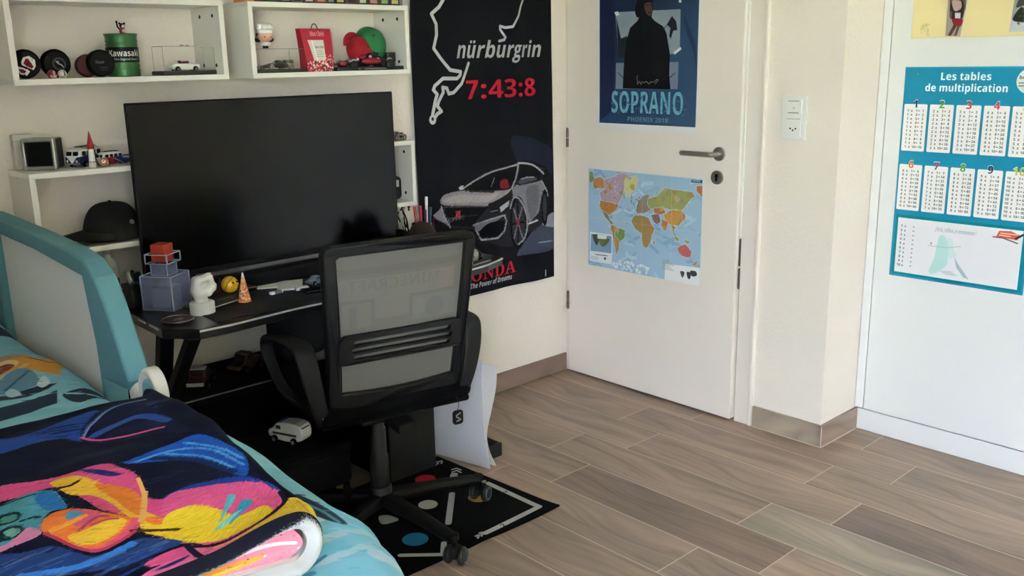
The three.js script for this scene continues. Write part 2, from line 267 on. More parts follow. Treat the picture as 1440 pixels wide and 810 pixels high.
{
  const t = sheetPrint(0.158, 0.7535, 0.527, 0.952, 1700, (p) => {
    p.fill('#a8c7df');
    for (let i = 0; i < 70; i++) { const x = 0.158 + rnd() * 0.6, y = 0.527 + rnd() * 0.42; p.line([[x, y], [x + 0.03 * (rnd() - 0.5) + 0.02, y + 0.04 * (rnd() - 0.5)], [x + 0.05, y + 0.07 * (rnd() - 0.5)]], ['#8fb6d6', '#bcd7e8', '#9cc0dc'][i % 3], 0.006 + rnd() * 0.012, true); }
    const kin = ['#c98a4e', '#a8a862', '#c9a24a', '#b7796a', '#9a8fa0', '#8fa56a', '#cbb27a', '#b98a5a'];
    const L = (pts, col, mix = 0.8) => {
      const rough = []; pts.forEach((q, i) => { const e = pts[(i + 1) % pts.length]; for (let k = 0; k < 4; k++) { const t = k / 4; rough.push([q[0] + (e[0] - q[0]) * t + 0.0045 * (rnd() - 0.5), q[1] + (e[1] - q[1]) * t + 0.0045 * (rnd() - 0.5)]); } });
      p.line([...rough, rough[0]], 'rgba(214,230,240,.85)', 0.004); p.path(rough); p.c.closePath(); p.c.save(); p.c.clip(); p.rect(0.1, 0.8, 0.5, 1, col);
      const xs = pts.map((q) => q[0]), ys = pts.map((q) => q[1]), x0 = Math.min(...xs), x1 = Math.max(...xs), y0 = Math.min(...ys), y1 = Math.max(...ys), n = Math.round(((x1 - x0) * (y1 - y0)) / 0.00035);
      for (let i = 0; i < n; i++) { const x = x0 + rnd() * (x1 - x0), y = y0 + rnd() * (y1 - y0), r = 0.005 + 0.008 * rnd(), g = []; for (let k = 0; k < 6; k++) g.push([x + r * Math.cos(k) * (0.6 + rnd()), y + r * Math.sin(k) * (0.6 + rnd())]); p.c.globalAlpha = mix; p.poly(g, i % 3 ? col : kin[i % kin.length]); p.c.globalAlpha = 0.5; p.line([...g, g[0]], 'rgba(120,90,70,.5)', 0.0008); p.c.globalAlpha = 1; }
      p.c.restore();
    };
    L([[.161,.938],[.180,.939],[.191,.907],[.176,.889],[.160,.896]], '#8ba06c');
    L([[.192,.911],[.224,.920],[.247,.907],[.254,.875],[.232,.867],[.208,.870],[.190,.864],[.183,.886]], '#c98852');
    L([[.245,.907],[.297,.925],[.347,.944],[.389,.939],[.369,.901],[.357,.880],[.340,.838],[.325,.810],[.291,.810],[.230,.817],[.222,.850],[.250,.872]], '#bda3b4');
    L([[.362,.922],[.420,.937],[.432,.920],[.417,.885],[.392,.865],[.370,.846],[.359,.879]], '#d8d296');
    L([[.223,.820],[.290,.813],[.324,.810],[.315,.785],[.287,.770],[.270,.758],[.237,.773],[.221,.793]], '#c98848');
    L([[.237,.774],[.270,.760],[.281,.739],[.299,.726],[.288,.722],[.262,.741],[.248,.752]], '#8d8f6a');
    L([[.288,.722],[.318,.712],[.310,.678],[.334,.652],[.328,.616],[.320,.593],[.306,.631],[.295,.684],[.284,.703]], '#bd8b4c');
    L([[.314,.710],[.363,.703],[.364,.676],[.336,.654],[.308,.676]], '#799a55');
    L([[.420,.796],[.434,.831],[.452,.857],[.484,.869],[.495,.845],[.497,.804],[.466,.787],[.429,.785]], '#9b8f8d');
    L([[.402,.759],[.418,.773],[.451,.778],[.489,.771],[.505,.744],[.523,.731],[.506,.700],[.502,.671],[.479,.643],[.460,.654],[.451,.703],[.419,.717],[.401,.738]], '#ab8d58');
    L([[.484,.850],[.534,.866],[.570,.900],[.627,.898],[.702,.897],[.717,.884],[.694,.864],[.678,.846],[.653,.820],[.601,.819],[.552,.822],[.503,.809],[.483,.824]], '#a5ae6c');
    L([[.513,.811],[.562,.825],[.575,.801],[.540,.787],[.518,.795]], '#cb7845');
    L([[.567,.794],[.601,.815],[.653,.820],[.665,.784],[.643,.757],[.603,.755],[.573,.772]], '#d09b4c');
    L([[.502,.785],[.540,.791],[.552,.764],[.531,.747],[.510,.765]], '#8d6f78');
    L([[.554,.776],[.589,.765],[.580,.735],[.571,.728],[.556,.748]], '#c58d4a');
    L([[.603,.755],[.628,.749],[.619,.732],[.635,.709],[.620,.715]], '#9c9a5c');
    L([[.638,.667],[.674,.686],[.708,.664],[.704,.635],[.674,.635],[.643,.644]], '#cf6a68');
    L([[.723,.924],[.754,.924],[.755,.876],[.739,.891],[.724,.905]], '#cf7c48');
    L([[.658,.822],[.672,.800],[.667,.775],[.659,.783]], '#c98f6a'); L([[.621,.713],[.648,.704],[.643,.694],[.619,.704]], '#9aa770'); L([[.671,.703],[.700,.699],[.691,.690],[.672,.695]], '#8d9a60'); L([[.712,.609],[.732,.628],[.741,.623],[.722,.601]], '#b5a06a'); L([[.516,.683],[.524,.672],[.515,.663]], '#a98a58');
    p.speck(26, ['#7c6f5c', '#a89058', '#7f8f55', '#a06a55'], 0.003, [.395, 0.45, 0.79, 0.86]); p.speck(40, ['#8a8f70', '#9fb3bd', '#7f9ab0'], 0.002, [.25, 0.7, 0.6, 0.8]);
    p.speck(40, ['#dfe9ee', '#eef2f2'], 0.006, [.3, 0.5, 0.535, 0.57]); p.speck(26, ['#c7b4cb', '#bfc9dc'], 0.004, [.26, 0.34, 0.84, 0.945]);
    for (const x of [.307, 0.455, 0.604]) p.line([[x, 0.527], [x, 0.952]], 'rgba(225,236,243,.5)', 0.0014);
    p.line([[.158, 0.74], [.7535, 0.74]], 'rgba(225,236,243,.45)', 0.0014);
    p.poly([[.167,.675],[.295,.677],[.293,.547],[.166,.546]], '#eceeee'); p.poly([[.173,.667],[.289,.670],[.289,.595],[.170,.591]], '#7fa3c2');
    p.poly([[.181,.662],[.220,.665],[.209,.622],[.195,.629]], '#55604a', true); p.poly([[.220,.649],[.275,.657],[.270,.639],[.243,.618],[.226,.625]], '#7d8a4c', true); p.poly([[.209,.667],[.264,.669],[.259,.653],[.209,.650]], '#eef2f4');
    p.line([[.198,.578],[.265,.581]], '#3c3c44', 0.003); for (const k of [0, 1, 2]) p.line([[.172, 0.567 - k * 0.006], [.215, 0.567 - k * 0.006]], '#9a9aa2', 0.0015); p.oval(0.253, 0.567, 0.006, 0.006, '#44444c');
    p.poly([[.578,.593],[.754,.602],[.755,.525],[.578,.521]], '#eef0ef');
    for (const q of [[[.656,.573],[.676,.572],[.669,.549],[.661,.556]], [[.687,.574],[.706,.574],[.705,.551],[.693,.551]], [[.704,.582],[.732,.584],[.736,.568],[.714,.562]]]) p.poly(q, '#4a5054', true);
    for (let k = 0; k < 6; k++) p.line([[.565, 0.606 - k * 0.007], [.6 + (k % 3) * 0.012, 0.606 - k * 0.007]], '#8d959b', 0.0018);
    p.poly([[.697,.946],[.752,.947],[.752,.936],[.697,.935]], '#1e4a55'); p.text('LE MONDE', 0.692, 0.938, 0.011, '#b8d4d8', 'bold', 0.05);
    p.line([[.158, 0.9515], [.7535, 0.9515]], '#d7e6f0', 0.003); p.line([[.7525, 0.527], [.7525, 0.952]], '#d7e6f0', 0.003);
  });
  paperSheet('world_map', 'coloured world map sheet stuck on the door under the handle', 0.158, 0.7535, 0.527, 0.952, 0, t, { rough: 0.3, curl: 0.0025 }).userData.category = 'map';
}
{
  const WX = 0.278, Z0 = 1.383, Z1 = 1.836, Y0 = 0.626, Y1 = 1.362;
  const t = sheetPrint(Z0, Z1, Y0, Y1, 2000, (p) => {
    p.fill('#1b8fb3'); p.rect(Z0, Z1, Y1 - 0.004, Y1, '#2aa3c2');
    p.text('Les tables', 1.503, 1.3185, 0.034, '#eefcff', 'bold', 0.166); p.text('de multiplication', 1.4545, 1.281, 0.034, '#eefcff', 'bold', 0.269);
    p.oval(1.785, 1.316, 0.04, 0.04, '#e4ece6'); p.text('bout', 1.752, 1.322, 0.016, '#3b4648', 'bold'); for (const k of [0, 1]) p.line([[1.753, 1.31 - k * 0.009], [1.8, 1.31 - k * 0.009]], '#5a6668', 0.003);
    p.oval(1.428, 1.338, 0.0012, 0.0012, '#e8ffff');
    const heads = ['#163a63', '#6f9c3a', '#c92645', '#d23a5c', '#58a9c9', '#e2793c', '#c13a55', '#62a03a', '#33333c', '#c9c03a'];
    for (let i = 0; i < 10; i++) {
      const z = 1.389 + (i % 5) * 0.0885, lo = i < 5 ? 1.076 : 0.868, hi = lo + 0.161;
      p.rect(z, z + 0.08, lo, hi, '#efecea', 0.004);
      for (let k = 1; k <= 10; k++) { const y = hi - 0.0185 - (k - 1) * 0.0138 - 0.008; for (const [s, x] of [[String(i + 1), i === 9 ? 0.005 : 0.011], ['x', 0.024], [String(k), k === 10 ? 0.036 : 0.041], ['=', 0.049], [String((i + 1) * k), (i + 1) * k > 9 ? 0.058 : 0.063]]) p.text(s, z + x, y, 0.0115, '#3d3d42', 'bold'); }
      p.text(String(i + 1), z + 0.04, hi - 0.013, 0.04, '#eef4f4', 'bold', undefined, 'center'); p.text(String(i + 1), z + 0.04, hi - 0.012, 0.036, heads[i], 'bold', undefined, 'center');
    }
    p.rect(1.391, 1.829, 0.633, 0.85, '#12808f'); p.rect(1.4, 1.817, 0.6415, 0.8395, '#c7f1f2'); p.rect(1.4025, 1.8145, 0.644, 0.837, '#e6e4e8');
    p.text("J'écris, j'efface, je recommence !", 1.533, 0.806, 0.0185, '#8692a0', 'italic', 0.137, 'left', 'serif');
    for (let k = 0; k < 10; k++) { const y = 0.806 - k * 0.0158; p.text(k + 1 + '', 1.411 - (k === 9 ? 0.004 : 0), y, 0.0125, '#4a4a52', 'bold'); p.text('x', 1.424, y, 0.0115, '#4a4a52', 'bold'); p.text('=', 1.454, y, 0.0125, '#4a4a52', 'bold'); }
    p.poly([[1.549,.788],[1.570,.787],[1.582,.760],[1.585,.711],[1.580,.685],[1.540,.653],[1.523,.663],[1.538,.710]], 'rgba(170,222,214,.75)', true); p.poly([[1.577,.782],[1.595,.781],[1.602,.744],[1.615,.734],[1.589,.717]], 'rgba(190,226,222,.6)', true);
    p.poly([[1.605,.726],[1.621,.700],[1.661,.652],[1.643,.656],[1.616,.687]], 'rgba(150,180,184,.8)'); p.line([[1.512,.751],[1.578,.752],[1.624,.762]], '#a9b8ba', 0.002); p.oval(...[[1.523,.760]][0], 0.002, 0.004, '#6a6a72'); p.poly([[1.557,.668],[1.599,.672],[1.625,.657],[1.582,.656]], 'rgba(190,200,204,.7)');
    p.poly([[1.742,.831],[1.779,.834],[1.808,.823],[1.801,.807],[1.733,.809]], '#d9603f'); for (const q of [[[1.748,.824],[1.799,.824]], [[1.744,.817],[1.778,.816]]]) p.line(q, '#f3cdbd', 0.0035);
    p.line([[1.725,.809],[1.754,.809],[1.802,.796]], '#5c5560', 0.004); p.line([[1.795,.810],[1.816,.826]], '#23242a', 0.007);
  });
  paperSheet('times_table_chart', 'turquoise multiplication tables chart on the wardrobe door', Z0, Z1, Y0, Y1, WX, t, { rough: 0.3, curl: 0.0015 }).userData.category = 'chart';
}
{ // pale yellow sheet with cut-out photos glued on
  const WX = 0.278, t = sheetPrint(1.392, 1.92, 1.455, 1.98, 400, (p) => { p.fill('#ecd9a2'); p.speck(12, ['rgba(180,180,110,.35)'], 0.006, [1.425, 1.45, 1.465, 1.5]); p.line([[1.392, 1.457], [1.92, 1.457]], '#e6d6a4', 0.006); });
  const f = (u, v) => [WX - 0.0015 - 0.004 * (0.5 + 0.5 * Math.sin(u * 21)) * (0.4 + v), 1.455 + 0.525 * v + 0.001 * Math.sin(u * 9), 1.392 + 0.528 * u];
  const y = solo('paper_sheet', merge(sheet(80, 6, f), sheet(80, 6, (u, v) => { const q = f(u, v); return [q[0] + 0.0006, q[1], q[2]]; })), new THREE.MeshPhysicalMaterial({ map: t, roughness: 0.8, side: THREE.DoubleSide }), 'creased pale yellow paper sheet with glued photos, above the times tables', 'paper');
  const ph = sheetPrint(1.48, 1.6, 1.46, 1.78, 900, (p) => {
    p.fill('#a89c94'); p.poly([[1.561,1.635],[1.583,1.633],[1.559,1.458],[1.541,1.458]], '#b3aba2'); p.poly([[1.510,1.638],[1.564,1.635],[1.567,1.542],[1.517,1.532]], '#6b5550');
    p.poly([[1.518,1.567],[1.537,1.587],[1.558,1.568],[1.563,1.533],[1.554,1.512],[1.523,1.516],[1.517,1.532]], '#3a2f33', true); p.poly([[1.521,1.573],[1.548,1.571],[1.553,1.549],[1.532,1.541]], '#b59a94', true); p.poly([[1.534,1.535],[1.552,1.534],[1.553,1.515],[1.536,1.514]], '#c7c3c6');
    p.poly([[1.528,1.516],[1.560,1.513],[1.556,1.491],[1.534,1.497]], '#8d1f2b', true); p.poly([[1.534,1.499],[1.544,1.493],[1.528,1.463],[1.517,1.462]], '#54372f'); p.poly([[1.546,1.495],[1.555,1.496],[1.546,1.461],[1.538,1.461]], '#6b483c'); p.poly([[1.516,1.539],[1.524,1.541],[1.526,1.519],[1.521,1.516]], '#7a5446');
    p.line([[1.572,1.579],[1.559,1.458]], '#ddd8cf', 0.003);
  });
  const cut = (name, pts, tex, x) => { const g = sheet(10, 10, (u, v) => { const a = pts[0], b = pts[1], c = pts[2], d = pts[3], q = (i) => (a[i] * (1 - u) + b[i] * u) * v + (d[i] * (1 - u) + c[i] * u) * (1 - v); return [x, q(1), q(0)]; }); const uv = g.attributes.uv, ps = g.attributes.position; for (let i = 0; i < uv.count; i++) uv.setXY(i, (ps.getZ(i) - 1.48) / 0.12, (ps.getY(i) - 1.46) / 0.32); return part(y, name, g, new THREE.MeshPhysicalMaterial({ map: tex, roughness: 0.35, side: THREE.DoubleSide })); };
  cut('photo', [[1.508, 1.76], [1.595, 1.76], ...[[1.559,1.458],[1.509,1.462]]], ph, WX - 0.0065).userData.label = 'cut-out photo of a basketball player in red shorts';
  const ph2 = sheetPrint(1.7, 1.82, 1.46, 1.78, 500, (p) => { p.fill('#9aa0a6'); p.poly([[1.7, 1.5], [1.73, 1.56], [1.76, 1.52], [1.8, 1.6], [1.82, 1.46], [1.7, 1.46]], '#c2c6cb'); p.poly([[1.705, 1.5], [1.73, 1.54], [1.76, 1.5], [1.75, 1.49]], '#2b3026', true); p.poly([[1.71, 1.54], [1.735, 1.6], [1.76, 1.56]], '#3c3f42', true); p.speck(60, ['#4d5356', '#d5d8da', '#6f767a'], 0.006); });
  const g2 = sheet(6, 10, (u, v) => [WX - 0.0068, 1.468 + 0.3 * v, 1.708 + 0.1 * u + 0.02 * v]);
  part(y, 'photo', g2, new THREE.MeshPhysicalMaterial({ map: ph2, roughness: 0.35, side: THREE.DoubleSide })).userData.label = 'grey cut-out photo at the sheet edge';
}
// ---------- black fabric wall flag ----------
{
  const X0 = -0.822, X1 = -0.085, Y0 = 0.466, Y1 = 1.95;
  const t = sheetPrint(X0, X1, Y0, Y1, 900, (p) => {
    p.fill('#121218');
    for (let i = 0; i < 40; i++) { const y = Y0 + rnd() * 1.4; p.line([[X0, y], [X1, y + 0.03]], 'rgba(28,28,38,.12)', 0.03); }
    p.poly([[-.332,1.096],[-.243,1.096],[-.161,1.066],[-.093,1.025],[-.094,.922],[-.146,.963],[-.245,.996],[-.294,.994]], 'rgba(44,50,76,.55)', true);
    // the car
    p.poly([[-.235,.674],[-.175,.727],[-.088,.754],[-.061,.750],[-.062,.662],[-.098,.591],[-.254,.590],[-.304,.598]], '#3f4454', true); p.poly([[-.166,.714],[-.114,.751],[-.079,.749],[-.080,.690]], '#8a8d98', true); p.line([[-.185,.634],[-.098,.629]], '#84879a', 0.006);
    p.poly([[-.759,.826],[-.723,.844],[-.721,.888],[-.692,.904],[-.616,.910],[-.586,.912],[-.461,.965],[-.295,.985],[-.254,.989],[-.196,.970],[-.146,.936],[-.163,.910],[-.130,.852],[-.126,.820],[-.149,.724],[-.201,.694],[-.252,.682],[-.286,.650],[-.336,.636],[-.400,.649],[-.508,.689],[-.537,.740],[-.677,.762],[-.759,.815]], '#222227');
    p.poly([[-.721,.880],[-.692,.903],[-.598,.905],[-.539,.896],[-.424,.886],[-.362,.883],[-.329,.888],[-.362,.865],[-.442,.839],[-.473,.828],[-.563,.840],[-.680,.855],[-.715,.865]], '#8f898d', true);
    p.poly([[-.699,.886],[-.598,.888],[-.471,.871],[-.409,.876],[-.457,.846],[-.563,.853],[-.693,.868]], '#a39ca0', true); p.line([[-.554,.898],[-.432,.883]], '#2a2a2e', 0.008);
    p.poly([[-.587,.910],[-.461,.963],[-.295,.979],[-.300,.935],[-.329,.897],[-.424,.889],[-.539,.899]], '#101014');
    p.line([[-.443,.906],[-.427,.939]], '#77777a', 0.005); p.poly([[-.396,.924],[-.360,.927],[-.349,.893],[-.393,.893]], '#7d1f28', true);
    p.line([[-.586,.914],[-.461,.965],[-.359,.977],[-.291,.982]], '#9c9a9c', 0.007, true);
    p.poly([[-.281,.892],[-.163,.904],[-.130,.852],[-.165,.837],[-.183,.766],[-.234,.729],[-.250,.762],[-.258,.799],[-.290,.827],[-.322,.843],[-.329,.885],[-.297,.899]], '#7d7b82'); p.poly([[-.248,.870],[-.181,.881],[-.191,.779],[-.230,.747]], '#67666e', true);
    p.poly([[-.283,.981],[-.213,.972],[-.163,.937],[-.170,.906],[-.256,.904],[-.292,.916]], '#121216'); p.line([[-.288,.987],[-.296,.935],[-.329,.888]], '#97959a', 0.01, true); p.line([[-.286,.988],[-.246,.986],[-.196,.970],[-.150,.932]], '#a6a4a8', 0.008, true); p.line([[-.175,.960],[-.141,.950]], '#2d2d38', 0.006);
    p.poly([[-.288,.911],[-.255,.926],[-.205,.923],[-.190,.910],[-.247,.902],[-.280,.899]], '#4b4b50', true); p.line([[-.272,.920],[-.247,.925],[-.204,.922]], '#a9a8ac', 0.004, true); p.poly([[-.615,.920],[-.590,.925],[-.586,.911],[-.608,.909]], '#c0bdbf', true);
    p.poly([[-.708,.850],[-.465,.824],[-.540,.766],[-.544,.751],[-.669,.774]], '#0b0b0e'); p.line([[-.701,.851],[-.473,.826]], '#45454a', 0.005); p.line([[-.689,.806],[-.520,.796]], '#26262b', 0.006);
    p.poly([[-.645,.829],[-.612,.826],[-.615,.812],[-.613,.795],[-.645,.799],[-.641,.814]], '#b03a45'); p.line([[-.628,.824],[-.629,.799]], '#5c1f28', 0.004);
    p.poly([[-.465,.836],[-.342,.854],[-.349,.816],[-.396,.789],[-.451,.799]], '#1a1a1f'); p.poly([[-.403,.815],[-.347,.838],[-.351,.815],[-.396,.791]], '#a9a8ae'); p.line([[-.452,.802],[-.411,.803]], '#77777c', 0.004);
    p.line([[-.546,.757],[-.459,.769],[-.376,.778],[-.363,.752],[-.376,.711],[-.413,.686],[-.508,.691],[-.536,.738]], '#93929a', 0.008); p.poly([[-.544,.758],[-.376,.776],[-.436,.753],[-.530,.727]], '#6c6b74'); p.poly([[-.515,.725],[-.468,.754],[-.381,.754],[-.390,.714],[-.423,.693],[-.504,.697]], '#0e0e11', true);
    p.text('CIVIC', -0.69, 0.79, 0.018, '#6b6b70', 'bold', 0.1);
    p.poly([[-.759,.826],[-.719,.850],[-.706,.812],[-.676,.770],[-.711,.791],[-.752,.813]], '#7f7d85'); p.line([[-.718,.857],[-.704,.813],[-.676,.767]], '#9a98a0', 0.006); p.line([[-.759,.812],[-.758,.781]], '#7d2a3a', 0.005);
    const [wz, wy] = [[-.296,.734]][0]; p.oval(wz, wy, 0.046, 0.115, '#0c0c0f'); p.oval(wz + 0.002, wy, 0.036, 0.098, '#2f2f35'); for (let k = 0; k < 8; k++) { const a = (k / 8) * 6.28; p.line([[wz, wy], [wz + 0.032 * Math.cos(a), wy + 0.09 * Math.sin(a)]], k & 1 ? '#6d6c74' : '#0f0f12', 0.008); } p.oval(wz, wy, 0.008, 0.016, '#8a2a35');
    p.line([[-.340,.803],[-.330,.844],[-.294,.848],[-.258,.799],[-.241,.724],[-.261,.659],[-.294,.642]], '#8d8b92', 0.008, true);
    const [qz, qy] = [[-.147,.783]][0]; p.oval(qz, qy, 0.02, 0.08, '#0c0c0f'); p.oval(qz, qy, 0.013, 0.06, '#35353b'); p.line([[-.163,.904],[-.130,.852],[-.126,.833]], '#9a98a0', 0.006); p.line([[-.239,.724],[-.192,.733]], '#b5b3b8', 0.008);
    p.brush(16000, 7, 1.8, (a, b) => -0.25 + 0.6 * Math.sin(a * 7 + b * 3));
    const W = '#b9b9bd';
    p.line([[-.665, 1.95], [-.655, 1.75], ...[[-.661,1.635],[-.680,1.609],[-.720,1.583],[-.698,1.547],[-.698,1.507],[-.716,1.458],[-.686,1.424],[-.639,1.377],[-.585,1.369],[-.588,1.356],[-.605,1.344],[-.676,1.346],[-.718,1.320],[-.725,1.305],[-.708,1.288],[-.718,1.265],[-.729,1.227],[-.738,1.195]]], W, 0.014);
    p.line([[-.732,1.191],[-.712,1.214],[-.691,1.223],[-.710,1.244],[-.702,1.262],[-.677,1.295],[-.680,1.313],[-.658,1.309],[-.650,1.288],[-.624,1.291],[-.581,1.323],[-.560,1.361],[-.539,1.400]], W, 0.014);
    p.oval(...[[-.734,1.193]][0], 0.016, 0.018, W); p.oval(...[[-.734,1.196]][0], 0.005, 0.007, '#0b0b0f');
    p.line([...[[-.386,1.484],[-.360,1.489],[-.354,1.499],[-.380,1.528],[-.380,1.542],[-.355,1.536],[-.315,1.540],[-.281,1.583],[-.267,1.619],[-.251,1.645]], [-.22, 1.68], [-.2, 1.8], [-.25, 1.95]], W, 0.011);
    p.text('nürburgrin', -0.612, 1.42, 0.09, '#b4b4b8', 'italic bold', 0.462);
    p.text('7:43:8', -0.56, 1.262, 0.101, '#c01f33', 'bold', 0.385);
    p.c.save(); p.text('HONDA', -0.645, 0.522, 0.072, '#b61d2c', 'bold', 0.335, 'left', 'serif'); p.c.restore();
    p.text('The Power of Dreams', -0.58, 0.494, 0.03, '#b9b9bc', 'italic bold', 0.245);
    p.rect(-0.145, -0.139, 0.475, 0.505, '#c9c9cc');
  });
  const f = (s) => (u, v) => {
    const w = 0.006 * Math.sin(u * 8 + v * 3) * (1 - v * 0.4) + 0.004 * Math.sin(u * 17 - v * 5) + 0.008 * fbm(u * 4, v * 2, 2, 3) + 0.003 * Math.sin(u * 31 + v * 6) * v, sag = -0.007 * Math.sin(u * Math.PI) * (1 - v);
    return [X0 + (X1 - X0) * u + 0.0045 * Math.sin(v * 7 + 1) * (u < 0.5 ? 1 : 0.6) - (u < 0.5 ? 0.012 * (1 - v) * 0 : 0), Y0 + (Y1 - Y0) * v + sag * 0, 0.021 + w + s];
  };
  solo('wall_flag', merge(sheet(60, 90, f(0)), sheet(60, 90, f(-0.0012))), new THREE.MeshPhysicalMaterial({ map: t, roughness: 0.85, side: THREE.DoubleSide, specularIntensity: 0.3 }), 'black cloth flag printed with race track, lap time and grey sports car', 'flag');
}
// ---------- shelves ----------
const shelfBox = (label, x0, x1, y0, y1) => {
  const s = thing('wall_shelf', label, 'shelf', [x0, y0, 0.0005], 0, 'white open box shelves on the back wall'), w = x1 - x0, h = y1 - y0, d = 0.19, t = 0.0155;
  part(s, 'bottom_board', bx(0, w, 0, t, 0, d, 0.0012), whiteLam); part(s, 'top_board', bx(0, w, h - t, h, 0, d, 0.0012), whiteLam);
  part(s, 'side_panel', bx(0, t, t, h - t, 0, d - 0.001, 0.001), whiteLam); const r = part(s, 'side_panel', bx(w - t, w, t, h - t, 0, d - 0.001, 0.001), whiteLam);
  for (const [z, y] of [[.06, h - 0.042], [.145, h - 0.042], [.06, 0.042], [.145, 0.042]]) part(r, 'cam_hole', mv(cyl(0.0058, 0.0012, 12, 0.0003), w - t + 0.0002, y, z, 0, 0, Math.PI / 2), blackP);
  return s;
};
const SY = 1.3855, LY = 1.14; // boards' upper faces
shelfBox('white box shelf with pucks and a green oil drum, left in the upper row', -2.235, -1.637, 1.37, 1.598);
shelfBox('white box shelf with chef figurine, red box and caps, right in the upper row', -1.558, -0.957, 1.37, 1.598);
shelfBox('white box shelf under the silver cube and toy vans', -2.232, -1.634, 0.908, LY);
shelfBox('white box shelf mostly hidden behind the screen beside the flag', -1.553, -0.954, 0.908, LY);
// pucks
function puck(name, label, x, y, z, r, t, ry, tilt, draw, m = blackM) {
  const g = thing(name, label, 'puck', [x, y, z], ry);
  const k = new THREE.Group(); k.name = 'body';
  const body = part(g, 'disc', mv(lathe([[0, 0], [r * 0.8, 0], [r - 0.003, 0.001], [r, 0.004], [r, t - 0.004], [r - 0.003, t - 0.001], [r * 0.8, t], [0, t]], 40), 0, 0, 0, Math.PI / 2 - tilt), m, [0, r * Math.cos(tilt), 0]);
  if (draw) { const tx = sheetPrint(-r, r, -r, r, 3000, draw); part(body, 'print', mv(new THREE.CircleGeometry(r * 0.9, 40), 0, 0, t + 0.0004, -tilt), new THREE.MeshPhysicalMaterial({ map: tx, roughness: 0.6, specularIntensity: 0.3 })); }
  return g;
}
puck('hockey_puck', 'black puck with ragged dark red and white emblem', -2.1745, SY, 0.085, 0.038, 0.025, -0.1, 0.16, (p) => {
  p.fill('#0b0b0c'); const w = '#d8d4cf', r = '#7a1228'; p.poly([[-.004, 0.022], [.012, 0.026], [.026, 0.014], [.026, -0.004], [.018, -0.016], [.002, -0.008], [-.012, 0.0], [-.012, 0.01]], w); p.poly([[0, 0.016], [.008, 0.018], [.02, -0.006], [.014, -0.012], [0, -0.004], [-.007, 0.004]], r); p.poly([[-.024, -0.004], [-.012, -0.008], [.002, -0.014], [.008, -0.02], [-.002, -0.032], [-.02, -0.028], [-.026, -0.014]], w); p.poly([[-.022, -0.012], [-.01, -0.013], [-.002, -0.019], [-.008, -0.025], [-.018, -0.023]], r); p.speck(14, ['#0b0b0c'], 0.002, [-.02, 0.024, -0.03, 0.022]);
});
puck('hockey_puck', 'black puck with grey ring emblem at its centre', -2.099, SY, 0.085, 0.038, 0.025, 0.05, 0.16, (p) => { p.fill('#0b0b0d'); p.oval(0.006, 0.001, 0.02, 0.02, '#3c3c42'); p.oval(0.006, 0.001, 0.0145, 0.0145, '#101013'); p.line([[-.002, 0.009], [.004, 0.002], [.012, -0.002], [.016, -0.008]], '#9a9a9e', 0.0035); p.line([[.004, 0.002], [.004, 0.009]], '#9a9a9e', 0.003); });
puck('hockey_puck', 'black puck with faint grey lettering before the green oil drum', -1.984, SY, 0.1, 0.037, 0.025, 0.05, 0.1, (p) => { p.fill('#0d0d0f'); p.text('Team', -0.022, 0.001, 0.012, '#6f6f73', 'italic bold', 0.028); p.line([[-.01, -0.012], [.016, -0.011]], '#34343a', 0.0035); p.line([[-.006, -0.019], [.012, -0.018]], '#34343a', 0.003); });
puck('hockey_puck', 'dark red puck half hidden behind the lettered black one', -2.0, SY, 0.045, 0.031, 0.025, -0.15, 0.1, null, M(0x4a0d14, 0.6));
function miniHelmet(label, x, col, band) {
  const g = thing('mini_helmet', label, 'figurine', [x, SY, 0.148], 0.2); const m = M(col, 0.4);
  part(g, 'shell', [mv(new THREE.SphereGeometry(0.011, 20, 12, 0, 6.3, 0, 2.0).scale(1, 1.05, 1.15), 0, 0.0112, 0), mv(box(0.018, 0.008, 0.014, 0.003), 0, 0.0042, 0.002)], m);
  part(g, 'stripe', mv(box(0.004, 0.016, 0.003, 0.001), 0, 0.012, 0.0115, -0.25), M(band, 0.4)); part(g, 'face_guard', [tube([[-.009, 0.008, 0.008], [0, 0.005, 0.015], [.009, 0.008, 0.008]], 0.0014, 12, 6), tube([[-.009, 0.004, 0.008], [0, 0.0018, 0.015], [.009, 0.004, 0.008]], 0.0014, 12, 6)], M(0xc9b9b4, 0.5));
}
miniHelmet('tiny dark red helmet in front of the round pucks', -2.127, 0x8a1626, 0xd0a0a4); miniHelmet('tiny white helmet in front of the round pucks', -2.1, 0xd9d4cc, 0x5c5a58);
